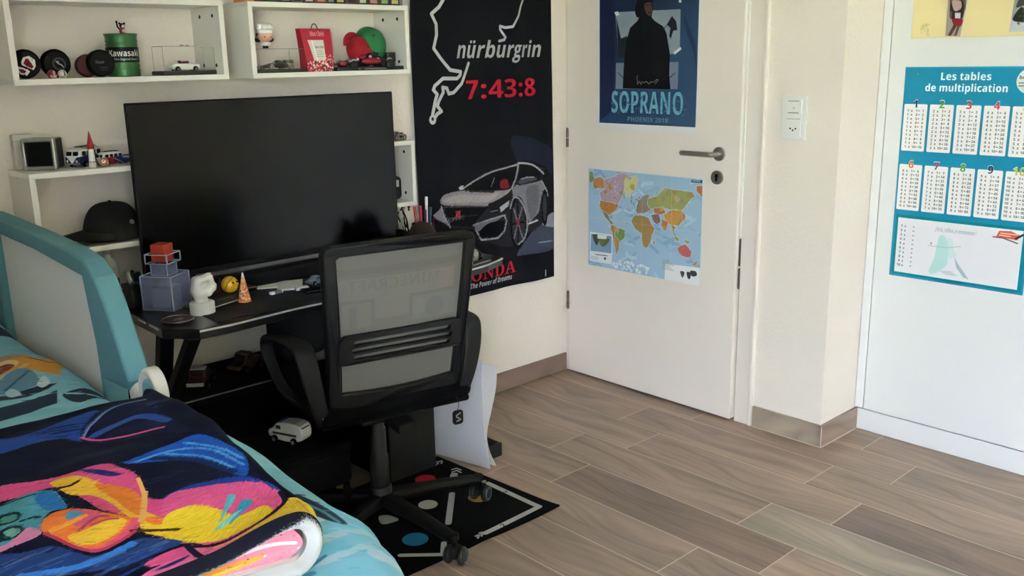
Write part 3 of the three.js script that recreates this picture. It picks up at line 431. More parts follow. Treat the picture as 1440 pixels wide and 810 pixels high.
{ // oil drum money box and the figure on it
  const d = thing('oil_drum_tin', 'green lidded drum tin with a black lettered band', 'tin', [-1.912, SY, 0.095]); const gm = M(0x35683a, 0.32, 0.3), R = 0.0435, H = 0.119;
  const pr = [[0, 0], [R - 0.002, 0], [R, 0.002], [R, 0.005]]; for (const y of [.018, 0.03, 0.088, 0.098]) pr.push([R - 0.0008, y - 0.003], [R + 0.0012, y], [R - 0.0008, y + 0.003]); pr.push([R, H - 0.006], [R + 0.002, H - 0.004], [R + 0.002, H], [R - 0.002, H], [R - 0.003, H - 0.004], [0, H - 0.004]); part(d, 'drum', lathe(pr, 48), gm);
  const tx = sheetPrint(0, 0.28, 0, 0.042, 3000, (p) => { p.fill('#0c0d0e'); for (const k of [0, 0.14]) { p.text('Kawasaki', 0.02 + k, 0.017, 0.023, '#cfd2cf', 'bold', 0.094); p.text('• The legend lives •', 0.03 + k, 0.006, 0.008, '#a9aca9', 'bold', 0.078); } });
  tx.wrapS = THREE.RepeatWrapping; part(d, 'label_band', mv(new THREE.CylinderGeometry(R + 0.0011, R + 0.0011, 0.042, 48, 1, true), 0, 0.0605, 0, 0, -1.72), new THREE.MeshPhysicalMaterial({ map: tx, roughness: 0.35, specularIntensity: 0.4 }));
  const f = thing('toy_figure', 'tiny red, black and white figure with raised arm on the drum', 'figurine', [-1.907, SY + H - 0.0035, 0.1]);
  part(f, 'body', [mv(ball(0.0085).scale(1, 1.1, 0.8), 0, 0.013, 0), mv(cyl(0.004, 0.008), -0.004, 0.0001, 0), mv(cyl(0.004, 0.008), 0.004, 0.0001, 0)], redP); part(f, 'head', [mv(ball(0.0075), 0.001, 0.0255, 0), mv(ball(0.0032, 10), -0.006, 0.032, 0), mv(ball(0.0032, 10), 0.0075, 0.032, 0)], blackP);
  part(f, 'arm', [tube([[-.006, 0.016, 0], [-.012, 0.022, 0.001], [-.014, 0.034, 0.001]], 0.0024, 10, 8), mv(ball(0.0034, 10), -0.014, 0.036, 0.001)], blackP); part(f, 'belly', mv(ball(0.0055, 12), 0.002, 0.0115, 0.0042), offWhite); part(f, 'face', mv(ball(0.0048, 12), 0.001, 0.0245, 0.0042), offWhite);
}
// ---------- model cars ----------
function wheels(g, xs, r, w, hw, m = blackM, hub = grey) { for (const x of xs) for (const s of [-1, 1]) { const k = part(g, 'wheel', mv(lathe([[0, 0], [r * 0.7, 0], [r, w * 0.2], [r, w * 0.8], [r * 0.7, w], [0, w]], 20), 0, -w / 2, 0, Math.PI / 2), m, [x, r, s * hw]); part(k, 'hub', mv(cyl(r * 0.55, w + 0.002, 14, 0.0004), 0, -w / 2 - 0.001, 0, Math.PI / 2), hub); } }
// side profile in x (length) and y, cut across z by the width
function carBody(g, prof, W, mat, name = 'body') { const b = Math.min(0.004, W * 0.12); return part(g, name, mv(ext(prof, W - 2 * b, b, [], 3), 0, 0, b - W / 2), mat); }
function caseBox(g, w, h, d, base) { const eg = []; for (const i of [-1, 1]) { for (const j of [-1, 1]) eg.push(mv(box(0.0014, h, 0.0014, 0.0003, 1), (i * w) / 2, base + h / 2, (j * d) / 2)); eg.push(mv(box(w, 0.0014, 0.0014, 0.0003, 1), 0, base + h, (i * d) / 2), mv(box(0.0014, 0.0014, d, 0.0003, 1), (i * w) / 2, base + h, 0)); } part(g, 'cover_edge', eg, acrylicEdge); part(g, 'base', mv(box(w + 0.012, base, d + 0.012, 0.003), 0, base / 2, 0), M(0x31332c, 0.4)); part(g, 'cover', [[0, h / 2, d / 2, w, h, 0.0018], [0, h / 2, -d / 2, w, h, 0.0018], [w / 2, h / 2, 0, 0.0018, h, d], [-w / 2, h / 2, 0, 0.0018, h, d], [0, h, 0, w, 0.0018, d]].map(([x, y, z, a, b, c]) => mv(box(a, b, c, 0.0006, 1), x, y + base, z)), acrylic); }
{
  const c = thing('display_case', 'clear display case on dark base holding a white toy car', 'case', [-1.732, SY, 0.098]); caseBox(c, 0.158, 0.07, 0.075, 0.013);
  const k = thing('model_car', 'white open-top model car inside a clear case', 'toy car', [-1.735, SY + 0.0132, 0.1]);
  carBody(k, smooth([[-.043, 0.006], [-.044, 0.014], [-.04, 0.018], [-.014, 0.02], [.02, 0.02], [.042, 0.018], [.044, 0.01], [.042, 0.005]], 5), 0.034, white); wheels(k, [-.027, 0.028], 0.0075, 0.005, 0.015);
  part(k, 'windscreen', mv(box(0.0015, 0.009, 0.026, 0.0005), -0.012, 0.0245, 0, 0, 0, 0.4), blackG); part(k, 'seats', [mv(box(0.012, 0.008, 0.026, 0.003), 0.006, 0.0235, 0)], M(0x7a2b22, 0.6));
  part(c, 'lid_ornament', [mv(ball(0.0032, 10).scale(2, 0.8, 1), -0.012, 0.0855, 0.02), mv(ball(0.0026, 10).scale(2.2, 0.8, 1), 0.004, 0.0855, 0.022)], M(0x9a8f82, 0.5));
}
{ // racing car in a glass case, chef figurine on it
  const c = thing('display_case', 'clear display case with silver racing car under the chef figurine', 'case', [-1.428, SY, 0.095]); caseBox(c, 0.165, 0.062, 0.1, 0.011);
}
function racer(label, at, ry, L, body, accent, wheelM) {
  const k = L / 0.24, g = thing('racing_car_model', label, 'toy car', at, ry), s = (v) => v * k;
  carBody(g, smooth([[-.118, 0.012], [-.1, 0.018], [-.05, 0.03], [-.022, 0.034], [-.012, 0.029], [.004, 0.031], [.016, 0.05], [.03, 0.05], [.08, 0.032], [.1, 0.022], [.098, 0.012], [0, 0.007]].map((p) => p.map(s)), 5), s(0.026), body);
  part(g, 'side_pod', [-1, 1].map((q) => mv(ball(1, 16).scale(s(0.042), s(0.012), s(0.016)), s(0.02), s(0.02), q * s(0.024))), accent);
  part(g, 'floor_plate', mv(box(s(0.15), s(0.003), s(0.074), s(0.001)), s(0.005), s(0.008), 0), blackP);
  part(g, 'front_wing', [mv(box(s(0.02), s(0.003), s(0.086), s(0.001)), s(-0.112), s(0.009), 0), ...[-1, 1].map((q) => mv(box(s(0.024), s(0.012), s(0.003), s(0.001)), s(-0.11), s(0.013), q * s(0.042)))], accent);
  part(g, 'rear_wing', [mv(box(s(0.02), s(0.004), s(0.06), s(0.001)), s(0.108), s(0.048), 0), mv(box(s(0.016), s(0.004), s(0.06), s(0.001)), s(0.112), s(0.038), 0), ...[-1, 1].map((q) => mv(box(s(0.026), s(0.034), s(0.003), s(0.001)), s(0.108), s(0.034), q * s(0.03)))], body);
  part(g, 'halo', tube([[-.02, 0.036, 0], [-.008, 0.043, 0.009], [.01, 0.042, 0.011], [.014, 0.042, 0]].map((p) => p.map(s)), s(0.0016), 16, 6), blackP);
  for (const [x, r] of [[-.072, 0.0165], [.082, 0.0185]]) for (const q of [-1, 1]) { const w = part(g, 'wheel', mv(lathe([[0, 0], [r * 0.75, 0], [r, 0.004], [r, 0.016], [r * 0.75, 0.02], [0, 0.02]].map((p) => p.map(s)), 24), 0, s(-0.01), 0, Math.PI / 2), wheelM, [s(x), s(r), q * s(0.042)]); part(w, 'rim', [mv(new THREE.TorusGeometry(s(r * 0.62), s(0.0024), 8, 22), 0, 0, s(0.0106 * q)), mv(cyl(s(r * 0.25), s(0.003), 12, 0.0003), 0, s(0), s(0.0106 * q) - s(0.0015), Math.PI / 2)], M(0xc9b4ba, 0.4)); }
  return g;
}
racer('silver racing car inside the clear case, behind the red box', [-1.432, SY + 0.0112, 0.1], 0.25, 0.13, M(0x6f6a60, 0.4, 0.3), M(0x3a3632, 0.5), M(0x9d978c, 0.6));
{
  const b = thing('display_plinth', 'flat black display plinth under the red racing car', 'base', [-1.1, SY, 0.115]); part(b, 'base', mv(ext(rrect(0.285, 0.11, 0.006), 0.011, 0.002), 0, 0, 0, -Math.PI / 2), blackG);
  part(b, 'name_plate', [mv(box(0.09, 0.004, 0.0008, 0.0003), 0.01, 0.0058, 0.0552), mv(box(0.008, 0.006, 0.0008, 0.0003), -0.055, 0.0058, 0.0552), mv(box(0.008, 0.006, 0.0008, 0.0003), 0.075, 0.0058, 0.0552)], M(0x6a6a6c, 0.5));
  racer('red and black racing car model on flat black plinth', [-1.101, SY + 0.0113, 0.115], -0.06, 0.222, M(0x141013, 0.35), M(0x9a1f2b, 0.4), M(0x141416, 0.7)).children.slice(0, 1).forEach((q) => { for (const [x, y, z] of [[-.03, 0.026, 0.013], [.005, 0.02, 0.0135], [.02, 0.034, 0.0135], [.05, 0.026, 0.013], [-.06, 0.02, 0.0125]]) part(q, 'sticker', mv(ball(0.0055, 10).scale(1.2, 0.9, 0.35), x, y, z), M(0xd99a94, 0.5)); });
}
{ // chef figurine
  const c = thing('chef_figurine', 'small big-headed chef figurine with a tall white hat', 'figurine', [-1.463, SY + 0.0752, 0.105]); c.scale.set(1.22, 1.03, 1.15); const skin = M(0xd9a78c, 0.55), hair = M(0x2a1a14, 0.6);
  part(c, 'coat', [lathe([[0, 0.008], [.0085, 0.008], [.009, 0.012], [.0065, 0.022], [.004, 0.025], [0, 0.025]], 20), tube([[-.006, 0.021, 0], [-.011, 0.015, 0.002], [-.01, 0.01, 0.004]], 0.0026, 8, 8), tube([[.006, 0.021, 0], [.011, 0.015, 0.002], [.01, 0.01, 0.004]], 0.0026, 8, 8)], white);
  for (const s of [-1, 1]) part(c, 'leg', [mv(cyl(0.0034, 0.009, 12), s * 0.004, 0, 0), mv(ball(0.0035, 10).scale(1, 0.7, 1.5), s * 0.004, 0.0025, 0.002)], blackP);
  part(c, 'head', mv(ball(0.0195, 24).scale(1.12, 0.9, 0.95), 0, 0.036, 0), skin); part(c, 'hair', [mv(ball(0.0195, 20).scale(1.16, 0.9, 0.9), 0, 0.037, -0.004), mv(ball(0.009, 14).scale(1, 0.8, 0.8), -0.019, 0.026, -0.004), mv(ball(0.008, 14), 0.02, 0.027, -0.006)], hair);
  part(c, 'hat', [mv(cyl(0.0205, 0.012, 28, 0.002), 0, 0.0445, 0), ...[[0, 0.066, 0, 0.014], [-.013, 0.063, 0.002, 0.0115], [.013, 0.063, 0.002, 0.0115], [-.005, 0.064, 0.011, 0.0105], [.007, 0.064, 0.01, 0.0105], [0, 0.062, -0.01, 0.012]].map(([x, y, z, r]) => mv(ball(r, 16), x, y, z))], white);
  part(c, 'eye', [-1, 1].map((s) => mv(ball(0.0017, 8), s * 0.0085, 0.034, 0.0175)), blackP); part(c, 'mouth', tube([[-.002, 0.029, 0.0172], [0, 0.0285, 0.0176], [.002, 0.029, 0.0172]], 0.0005, 6, 5), M(0x8a4038, 0.6)); part(c, 'ear', [-1, 1].map((s) => mv(ball(0.004, 10), s * 0.0212, 0.034, 0)), skin);
}
{ // red confectionery box, wider at the top
  const b = thing('chocolate_box', 'red carton with cord handle, white window and cherry print', 'box', [-1.297, SY, 0.13], 0.06);
  const tx = sheetPrint(-0.07, 0.07, 0, 0.145, 2600, (p) => { p.fill('#b01a34'); p.text('Mon Chéri', 0.0, 0.113, 0.02, '#e9a9ae', 'italic bold', 0.056, 'center', 'serif'); p.poly([[-.04, 0.1], [.022, 0.1], [.022, 0.035], [-.022, 0.03]], '#d9d1c6'); p.poly([[-.026, 0.1], [-.02, 0.1], [-.008, 0.035], [-.014, 0.035]], '#f3ece2'); p.text('Mon Chéri', -0.014, 0.074, 0.011, '#5a4a44', 'bold', 0.034); for (let k = 0; k < 4; k++) p.line([[-.013, 0.066 - k * 0.006], [.012 + (k % 2) * 0.005, 0.066 - k * 0.006]], '#8f867c', 0.0012); p.speck(170, ['#e8b4b0', '#6a1a1c', '#d84a58', '#efe2d4', '#8f1226', '#4a2a1c'], 0.0035, [-.065, 0.065, 0, 0.034]); p.speck(30, ['#e8909a', '#efc4bc'], 0.002, [.02, 0.062, 0.03, 0.055]); });
  const q = (u, v, z) => [(-0.051 - 0.012 * v + (0.102 + 0.018 * v) * u), 0.136 * v, z + (0.012 - 0.016 * v * v)];
  const uvf = (u, v) => { const s = q(u, v, 0); return [(s[0] + 0.07) / 0.14, s[1] / 0.145]; };
  part(b, 'front_panel', sheet(8, 12, (u, v) => q(u, v, 0.013), uvf), new THREE.MeshPhysicalMaterial({ map: tx, roughness: 0.4, side: THREE.DoubleSide }));
  part(b, 'carton', [sheet(8, 12, (u, v) => q(1 - u, v, -0.03 + 0.02 * v)), sheet(4, 12, (u, v) => { const a = q(1, v, 0.013), c = q(1, v, -0.03 + 0.02 * v); return a.map((s, i) => s * (1 - u) + c[i] * u); }), sheet(4, 12, (u, v) => { const a = q(0, v, 0.013), c = q(0, v, -0.03 + 0.02 * v); return a.map((s, i) => s * u + c[i] * (1 - u)); }), sheet(4, 4, (u, v) => { const a = q(u, 1, 0.013), c = q(u, 1, -0.01); return a.map((s, i) => s * (1 - v) + c[i] * v); })], M(0xa3182f, 0.45, 0, { side: THREE.DoubleSide }));
  part(b, 'handle', tube([[-.012, 0.135, 0], [-.006, 0.149, 0], [.006, 0.15, 0], [.014, 0.135, 0]], 0.0016, 16, 8), M(0x3a1216, 0.7));
}
function cap(label, at, rot, col, mark) { // a child's cap stood on its edge
  const g = thing('baseball_cap', label, 'cap', at); g.rotation.set(...rot); const m = M(col, 0.85);
  const crown = sheet(28, 12, (u, v) => { const a = u * 6.2832, e = v * 1.5; const r = 0.052 * Math.cos(e) ** 0.8, ear = 1 + 0.03 * Math.cos(a * 3); return [r * Math.cos(a) * 0.95 * ear, 0.058 * Math.sin(e), r * Math.sin(a) * 1.12]; });
  part(g, 'crown', crown, M(col, 0.85, 0, { side: THREE.DoubleSide })); part(g, 'button', mv(ball(0.004, 10), 0, 0.058, 0), m);
  part(g, 'brim', merge(...[0, 0.002].map((d) => sheet(16, 6, (u, v) => { const a = (u - 0.5) * 2.3 + Math.PI / 2, r = 1 + v * 0.5 * Math.cos((u - 0.5) * 2.6); return [.0495 * Math.cos(a) * r, -d - v * 0.009 * (0.4 + Math.abs(u - 0.5)), 0.058 * Math.sin(a) * r]; }))), M(col, 0.85, 0, { side: THREE.DoubleSide }));
  part(g, 'emblem', [mv(box(0.016, 0.011, 0.003, 0.0015), 0, 0.026, -0.0555, 0.45), mv(box(0.006, 0.018, 0.003, 0.0015), 0.007, 0.028, -0.0545, 0.45)], mark);
  return g;
}
cap('red baseball cap leaning behind the red racing car', [-1.083, SY + 0.055, 0.06], [1.1, 3.0, 0.12], 0xa81428, M(0x4a0c16, 0.8));
cap('green baseball cap leaning on the red cap', [-1.032, SY + 0.082, 0.07], [.95, 2.95, -0.35], 0x2b7a48, M(0x0d2a18, 0.8));
{ // row of comics and an orange box on the second shelf
  const cols = [0x5a2a30, 0x2f4a33, 0x2c3350, 0x6a5a4a, 0x4a2540, 0x7a3a2a, 0x354a55, 0x2a2a30, 0x6a2f3a, 0x3c5a3a]; let x = -1.525, i = 0;
  const words = ['red', 'dark green', 'navy', 'tan', 'purple', 'rust', 'slate', 'black', 'crimson', 'moss green'];
  while (x < -0.985) { const w = 0.03 + 0.022 * rnd(), h = 0.14 + 0.05 * rnd(); const b = thing('comic_book', (i < 10 ? '' : 'second ') + words[i % 10] + ' book in the row on top of the right upper shelf', 'book', [x + w / 2, 1.5985, 0.105], 0, 'books on top of the right upper shelf'); part(b, 'cover', mv(box(w - 0.002, h, 0.13, 0.0015), 0, h / 2, 0), M(cols[i % 10], 0.5)); part(b, 'spine_print', [mv(box(w * 0.6, 0.012, 0.0008, 0.0003), 0, 0.012, 0.0652), mv(box(w * 0.35, 0.007, 0.0008, 0.0003), 0, 0.03, 0.0652)], M([0xb98a7a, 0x8aa06a, 0xc9b96a, 0x2a2a2e, 0xd0c0b0][i % 5], 0.5)); x += w; i++; }
  const o = thing('orange_box', 'orange box on the left end above the chef shelf', 'box', [-1.548, 1.5985, 0.15]); part(o, 'carton', mv(box(0.034, 0.08, 0.07, 0.002), 0, 0.04, 0), M(0xd98a4a, 0.6)); part(o, 'label', mv(box(0.022, 0.03, 0.0008, 0.0003), 0, 0.045, 0.0353), offWhite);
}
{ // medal hanging by its ribbon in the gap between shelf and flag
  const m = thing('medal', 'gold medal on a ribbon hanging between shelf and black flag', 'medal', [-.89, 1.405, 0.052]); part(m, 'ribbon', [mv(box(0.012, 0.2, 0.002, 0.0008), -0.004, 0.125, 0, 0, 0, 0.03), mv(box(0.012, 0.2, 0.002, 0.0008), 0.006, 0.125, -0.003, 0, 0, -0.03)], M(0x8a8a84, 0.7)); part(m, 'disc', mv(cyl(0.02, 0.004, 28), 0, 0, -0.002, Math.PI / 2), M(0xa87f2c, 0.35, 1)); part(m, 'clasp', mv(new THREE.TorusGeometry(0.006, 0.0015, 8, 16), 0, 0.025, 0), M(0x8a3a2c, 0.5)); part(m, 'hook', mv(cyl(0.003, 0.05, 10), 0, 0.222, -0.05, Math.PI / 2), steel);
}
// ---------- on the lower left shelf ----------
{
  const c = thing('digital_clock', 'silver cube clock with a blank black face', 'clock', [-2.158, LY, 0.085], -0.62), W = 0.088, H = 0.088;
  part(c, 'body', mv(box(W - 0.004, H - 0.004, 0.062, 0.006), 0, H / 2, -0.008), blackG);
  part(c, 'bezel', mv(ext(rrect(W, H, 0.008), 0.012, 0.003, [rrect(W - 0.019, H - 0.022, 0.004)], 3), 0, H / 2, 0.022), M(0xa19f9b, 0.32, 0.8)); part(c, 'screen', mv(box(W - 0.02, H - 0.02, 0.004, 0.001), 0, H / 2, 0.026), M(0x050606, 0.3, 0, { specularIntensity: 0.3 }));
}
{ // pale acrylic frame behind the clock
  const f = thing('card_box', 'pale card box standing behind the silver cube clock', 'box', [-2.193, LY, 0.03], -0.05); part(f, 'carton', mv(box(0.05, 0.094, 0.035, 0.002), 0, 0.047, 0), M(0xcfcabd, 0.6)); part(f, 'lid', mv(box(0.0515, 0.014, 0.0365, 0.002), 0, 0.0885, 0), M(0xd5d0c4, 0.6));
}
function vanToy(label, at, ry, L, low) {
  const k = L / 0.1, g = thing('toy_van', label, 'toy car', at, ry), s = (v) => v * k, sp = (a) => a.map((p) => p.map(s));
  carBody(g, smooth(sp([[-.05, 0.008], [-.052, 0.018], [-.049, 0.026], [.049, 0.026], [.051, 0.018], [.049, 0.008]]), 4), s(0.042), low, 'lower_body');
  carBody(g, smooth(sp([[-.049, 0.026], [-.045, 0.04], [-.036, 0.046], [.038, 0.046], [.046, 0.041], [.049, 0.026]]), 4), s(0.04), white, 'upper_body');
  for (const q of [-1, 1]) for (let i = 0; i < 4; i++) part(g, 'window', mv(box(s(0.014), s(0.011), s(0.002), s(0.0015)), s(-0.03 + i * 0.02), s(0.0345), q * s(0.0204)), blackG);
  for (const q of [-1, 1]) part(g, 'windscreen', mv(box(s(0.002), s(0.011), s(0.015), s(0.001)), s(-0.0482), s(0.0345), q * s(0.0095), 0, 0, -0.22), blackG);
  part(g, 'front_panel', mv(ext(sp([[-.014, 0.014], [0, -0.004], [.014, 0.014]]), s(0.002), s(0.0006)), s(-0.0505), s(0.013), 0, 0, -Math.PI / 2), white); for (const q of [-1, 1]) part(g, 'headlamp', mv(cyl(s(0.0035), s(0.003), 14), s(-0.0515), s(0.016), q * s(0.0135), 0, 0, Math.PI / 2), M(0xcfcabf, 0.2)); part(g, 'bumper', mv(box(s(0.003), s(0.004), s(0.044), s(0.001)), s(-0.0525), s(0.009), 0), M(0xbdbab4, 0.3, 0.8));
  wheels(g, [s(-0.03), s(0.03)], s(0.0095), s(0.007), s(0.019));
  part(g, 'roof_rack', [[-.011], [.011]].map(([z]) => mv(box(s(0.06), s(0.0015), s(0.0015), s(0.0005)), s(0.004), s(0.0505), s(z))).concat([-.02, 0, 0.025].map((x) => mv(box(s(0.0015), s(0.005), s(0.024), s(0.0005)), s(x), s(0.0488), 0))), darkSteel);
  return g;
}
vanToy('blue and white toy camper van behind the red-tipped rocket', [-2.045, LY, 0.075], 0.62, 0.11, M(0x23305e, 0.3)); vanToy('dark red and white toy camper van nearer the screen', [-1.983, LY, 0.1], 0.32, 0.075, M(0x97162c, 0.3));
{
  const r = thing('toy_rocket', 'white cone rocket with a sharp red tip', 'rocket', [-2.053, LY, 0.155]); part(r, 'base', lathe([[0, 0], [.0095, 0], [.0098, 0.002], [.0092, 0.016], [0, 0.016]], 24), offWhite); part(r, 'body', lathe([[0, 0.016], [.0088, 0.0165], [.0078, 0.052], [0, 0.052]], 24), white); part(r, 'band', mv(new THREE.TorusGeometry(0.0089, 0.0008, 6, 24), 0, 0.0165, 0, Math.PI / 2), blackP); part(r, 'tip', lathe([[0, 0.052], [.0098, 0.052], [.0085, 0.062], [.001, 0.1], [0, 0.101]], 24), redP);
  const b = thing('toy_ball', 'small cream and orange ball with a white eye spot', 'ball', [-2.023, LY, 0.16], -0.1); part(b, 'ball', mv(ball(0.0128, 24), 0, 0.0128, 0), M(0xb9a47a, 0.5)); part(b, 'eye', mv(ball(0.0055, 14).scale(1, 1, 0.35), -0.004, 0.0165, 0.0112, -0.3, -0.3), white); part(b, 'pupil', mv(ball(0.0018, 10), -0.0042, 0.0168, 0.0131), blackP); part(b, 'patch', mv(new THREE.SphereGeometry(0.0131, 16, 12, 0.5, 1.5, 0.9, 1.4), 0, 0.0128, 0), M(0xc9714e, 0.5));
  const p = thing('toy_aeroplane', 'blue and grey toy plane half hidden by the screen edge', 'toy', [-1.94, LY, 0.11], 0.25); part(p, 'fuselage', mv(ball(0.012, 18).scale(3.6, 1, 1), 0, 0.014, 0), M(0x27325e, 0.35)); part(p, 'wing', [mv(ext([[-.03, -0.05], [.005, -0.05], [.015, 0.05], [-.012, 0.05]], 0.003, 0.001), 0, 0.022, 0, Math.PI / 2), mv(box(0.03, 0.002, 0.05, 0.001), -0.03, 0.01, 0.008, 0.2, 0, -0.5)], M(0x8d93a6, 0.35)); part(p, 'tail', mv(box(0.016, 0.022, 0.003, 0.001), 0.036, 0.028, 0), M(0x8d93a6, 0.35)); part(p, 'wheel', [mv(ball(0.004, 10), -0.012, 0.004, 0.008), mv(ball(0.004, 10), -0.012, 0.004, -0.008), mv(ball(0.003, 10), 0.034, 0.003, 0)], blackP);
}
{ // soft black cap inside the lower shelf
  const h = thing('baseball_cap', 'black peaked cap lying in the lower left shelf', 'cap', [-2.02, 0.9238, 0.1], 0.1), m = M(0x0c0d0e, 0.9, 0, { side: THREE.DoubleSide });
  part(h, 'crown', sheet(36, 12, (u, v) => { const a = u * 6.2832, e = v * 1.55, r = Math.cos(e) ** 0.55, d = 1 + 0.05 * fbm(Math.cos(a) * 2, Math.sin(a) * 2, v * 2, 2); return [.02 + 0.085 * r * Math.cos(a) * d, 0.105 * Math.sin(e) ** 1.2 + 0.002, 0.078 * r * Math.sin(a) * d]; }), m);
  part(h, 'peak', merge(...[0, 0.003].map((q) => sheet(20, 6, (u, v) => { const a = Math.PI + (u - 0.5) * 2.4, r = 1 + v * 0.75 * Math.cos((u - 0.5) * 2.6); return [.02 + 0.083 * Math.cos(a) * r, 0.034 - q - 0.016 * Math.abs(u - 0.5) - v * 0.012, 0.075 * Math.sin(a) * r]; }))), m); part(h, 'button', mv(ball(0.006, 10), 0.02, 0.107, 0), m); part(h, 'badge', mv(cyl(0.0075, 0.003, 18), 0.046, 0.052, 0.07, 1.1), grey);
  const b = thing('black_case', 'flat black zip case under the peaked cap', 'case', [-1.86, 0.9238, 0.09]); part(b, 'body', mv(box(0.13, 0.06, 0.11, 0.02, 4), 0, 0.03, 0), M(0x101113, 0.8)); part(b, 'zip', mv(box(0.131, 0.004, 0.111, 0.002), 0, 0.032, 0), charcoal);
}
// ---------- small things about the lower right shelf ----------
{
  const c = thing('toy_car', 'pewter-coloured toy car on the shelf beside the flag', 'toy car', [-.992, LY, 0.115], 0.5); carBody(c, smooth([[-.04, 0.006], [-.042, 0.014], [-.022, 0.019], [-.012, 0.028], [.014, 0.028], [.026, 0.019], [.042, 0.016], [.042, 0.006]], 5), 0.034, M(0x8a8478, 0.4, 0.4)); wheels(c, [-.025, 0.026], 0.008, 0.006, 0.016); part(c, 'window', mv(box(0.03, 0.007, 0.0355, 0.002), 0.001, 0.0228, 0), blackG);
  const k = thing('toy_motorbike', 'small silver toy motorbike at the shelf end beside the flag', 'toy', [-.995, LY, 0.162], 0.2); part(k, 'frame', [tube([[-.02, 0.01, 0], [-.008, 0.022, 0], [.012, 0.022, 0], [.022, 0.01, 0]], 0.0022, 16, 8), tube([[-.02, 0.01, 0], [0, 0.008, 0], [.022, 0.01, 0]], 0.002, 12, 8)], M(0xa39a8c, 0.4, 0.5)); for (const x of [-.022, 0.022]) part(k, 'wheel', mv(new THREE.TorusGeometry(0.0085, 0.0022, 8, 20), x, 0.0107, 0), M(0x4a453e, 0.6)); part(k, 'handlebar', tube([[-.012, 0.026, -0.008], [-.012, 0.027, 0], [-.012, 0.026, 0.008]], 0.0012, 8, 6), darkSteel); part(k, 'seat', mv(box(0.016, 0.004, 0.008, 0.002), 0.006, 0.0255, 0), blackP);
  const b = thing('black_pouch', 'black and white patterned pouch in the lower right shelf', 'pouch', [-1.0, 0.9238, 0.1]); part(b, 'body', mv(box(0.07, 0.085, 0.05, 0.018, 4), 0, 0.0425, 0), M(0x131315, 0.7)); part(b, 'patch', [mv(box(0.02, 0.024, 0.003, 0.001), 0.006, 0.06, 0.0245), mv(box(0.012, 0.02, 0.003, 0.001), -0.014, 0.03, 0.0245, 0, 0, 0.4)], offWhite);
}
// ---------- desk ----------
const DY = 0.74;
{
  const d = thing('desk', 'black gaming desk with pale edge strip below the large screen', 'desk');
  const front = [[-2.052, 0.515], [-1.985, 0.597], [-1.9, 0.6], [-1.82, 0.593], [-1.7, 0.582], [-1.5, 0.58], [-1.25, 0.582], [-1.03, 0.568], [-.935, 0.55], [-.835, 0.512]];
  const out = [[-2.035, 0.02], [-2.05, 0.3], ...front, [-.835, 0.02]];
  part(d, 'desktop', mv(ext(out.map(([x, z]) => [x, -z]), 0.024, 0.002), 0, DY - 0.024, 0, -Math.PI / 2), M(0x0b0b0c, 0.28));
  const stripM = M(0xb9b9b6, 0.35, 0.2);
  const strip = (pts) => { const g = []; for (let i = 0; i + 1 < pts.length; i++) { const [a, b] = pts[i], [c, e] = pts[i + 1], L = Math.hypot(c - a, e - b), t = Math.atan2(e - b, c - a); g.push(mv(box(L + 0.001, 0.0055, 0.003, 0.0008, 1), (a + c) / 2 - 0.001 * Math.sin(t), DY - 0.0032, (b + e) / 2 + 0.001 * Math.cos(t), 0, -t, 0)); } return g; };
  part(d, 'edge_strip', [...strip(front.slice(1)), ...strip([[-2.0505, 0.36], [-2.051, 0.41]]).map((g) => g.translate(-0.002, 0, 0)), ...strip([[-2.0515, 0.44], [-2.052, 0.5]]).map((g) => g.translate(-0.002, 0, 0))], stripM);
  const bar = (a, b, w = 0.05, h = 0.03) => { const A = V3(...a), B = V3(...b), L = A.distanceTo(B), g = box(w, h, L, 0.004); const m = new THREE.Matrix4().lookAt(A, B, V3(1, 0, 0)); const q = new THREE.Matrix4().makeBasis(V3(1, 0, 0), B.clone().sub(A).normalize().cross(V3(1, 0, 0)), B.clone().sub(A).normalize()); g.applyMatrix4(q); return mv(g, (A.x + B.x) / 2, (A.y + B.y) / 2, (A.z + B.z) / 2); };
  for (const x of [-1.955, -0.89]) {
    const l = part(d, 'leg_frame', [bar([x, 0.025, 0.02], [x, 0.025, 0.505], 0.068, 0.05), bar([x, 0.05, 0.09], [x, 0.7, 0.3], 0.042, 0.036), bar([x, 0.36, 0.19], [x, 0.7, x < -1.5 ? 0.49 : 0.3], 0.035, 0.03), bar([x, 0.7, 0.06], [x, 0.7, x < -1.5 ? 0.5 : 0.36], 0.05, 0.03), bar([x, 0.05, 0.4], [x, 0.36, 0.2], 0.035, 0.03)], blackP);
    part(l, 'foot_cap', bx(x - 0.035, x + 0.035, 0.0, 0.051, 0.5, 0.51, 0.002), charcoal);
  }
  part(d, 'cross_beam', bx(-1.955, -0.89, 0.66, 0.71, 0.1, 0.13, 0.003), blackP);
}
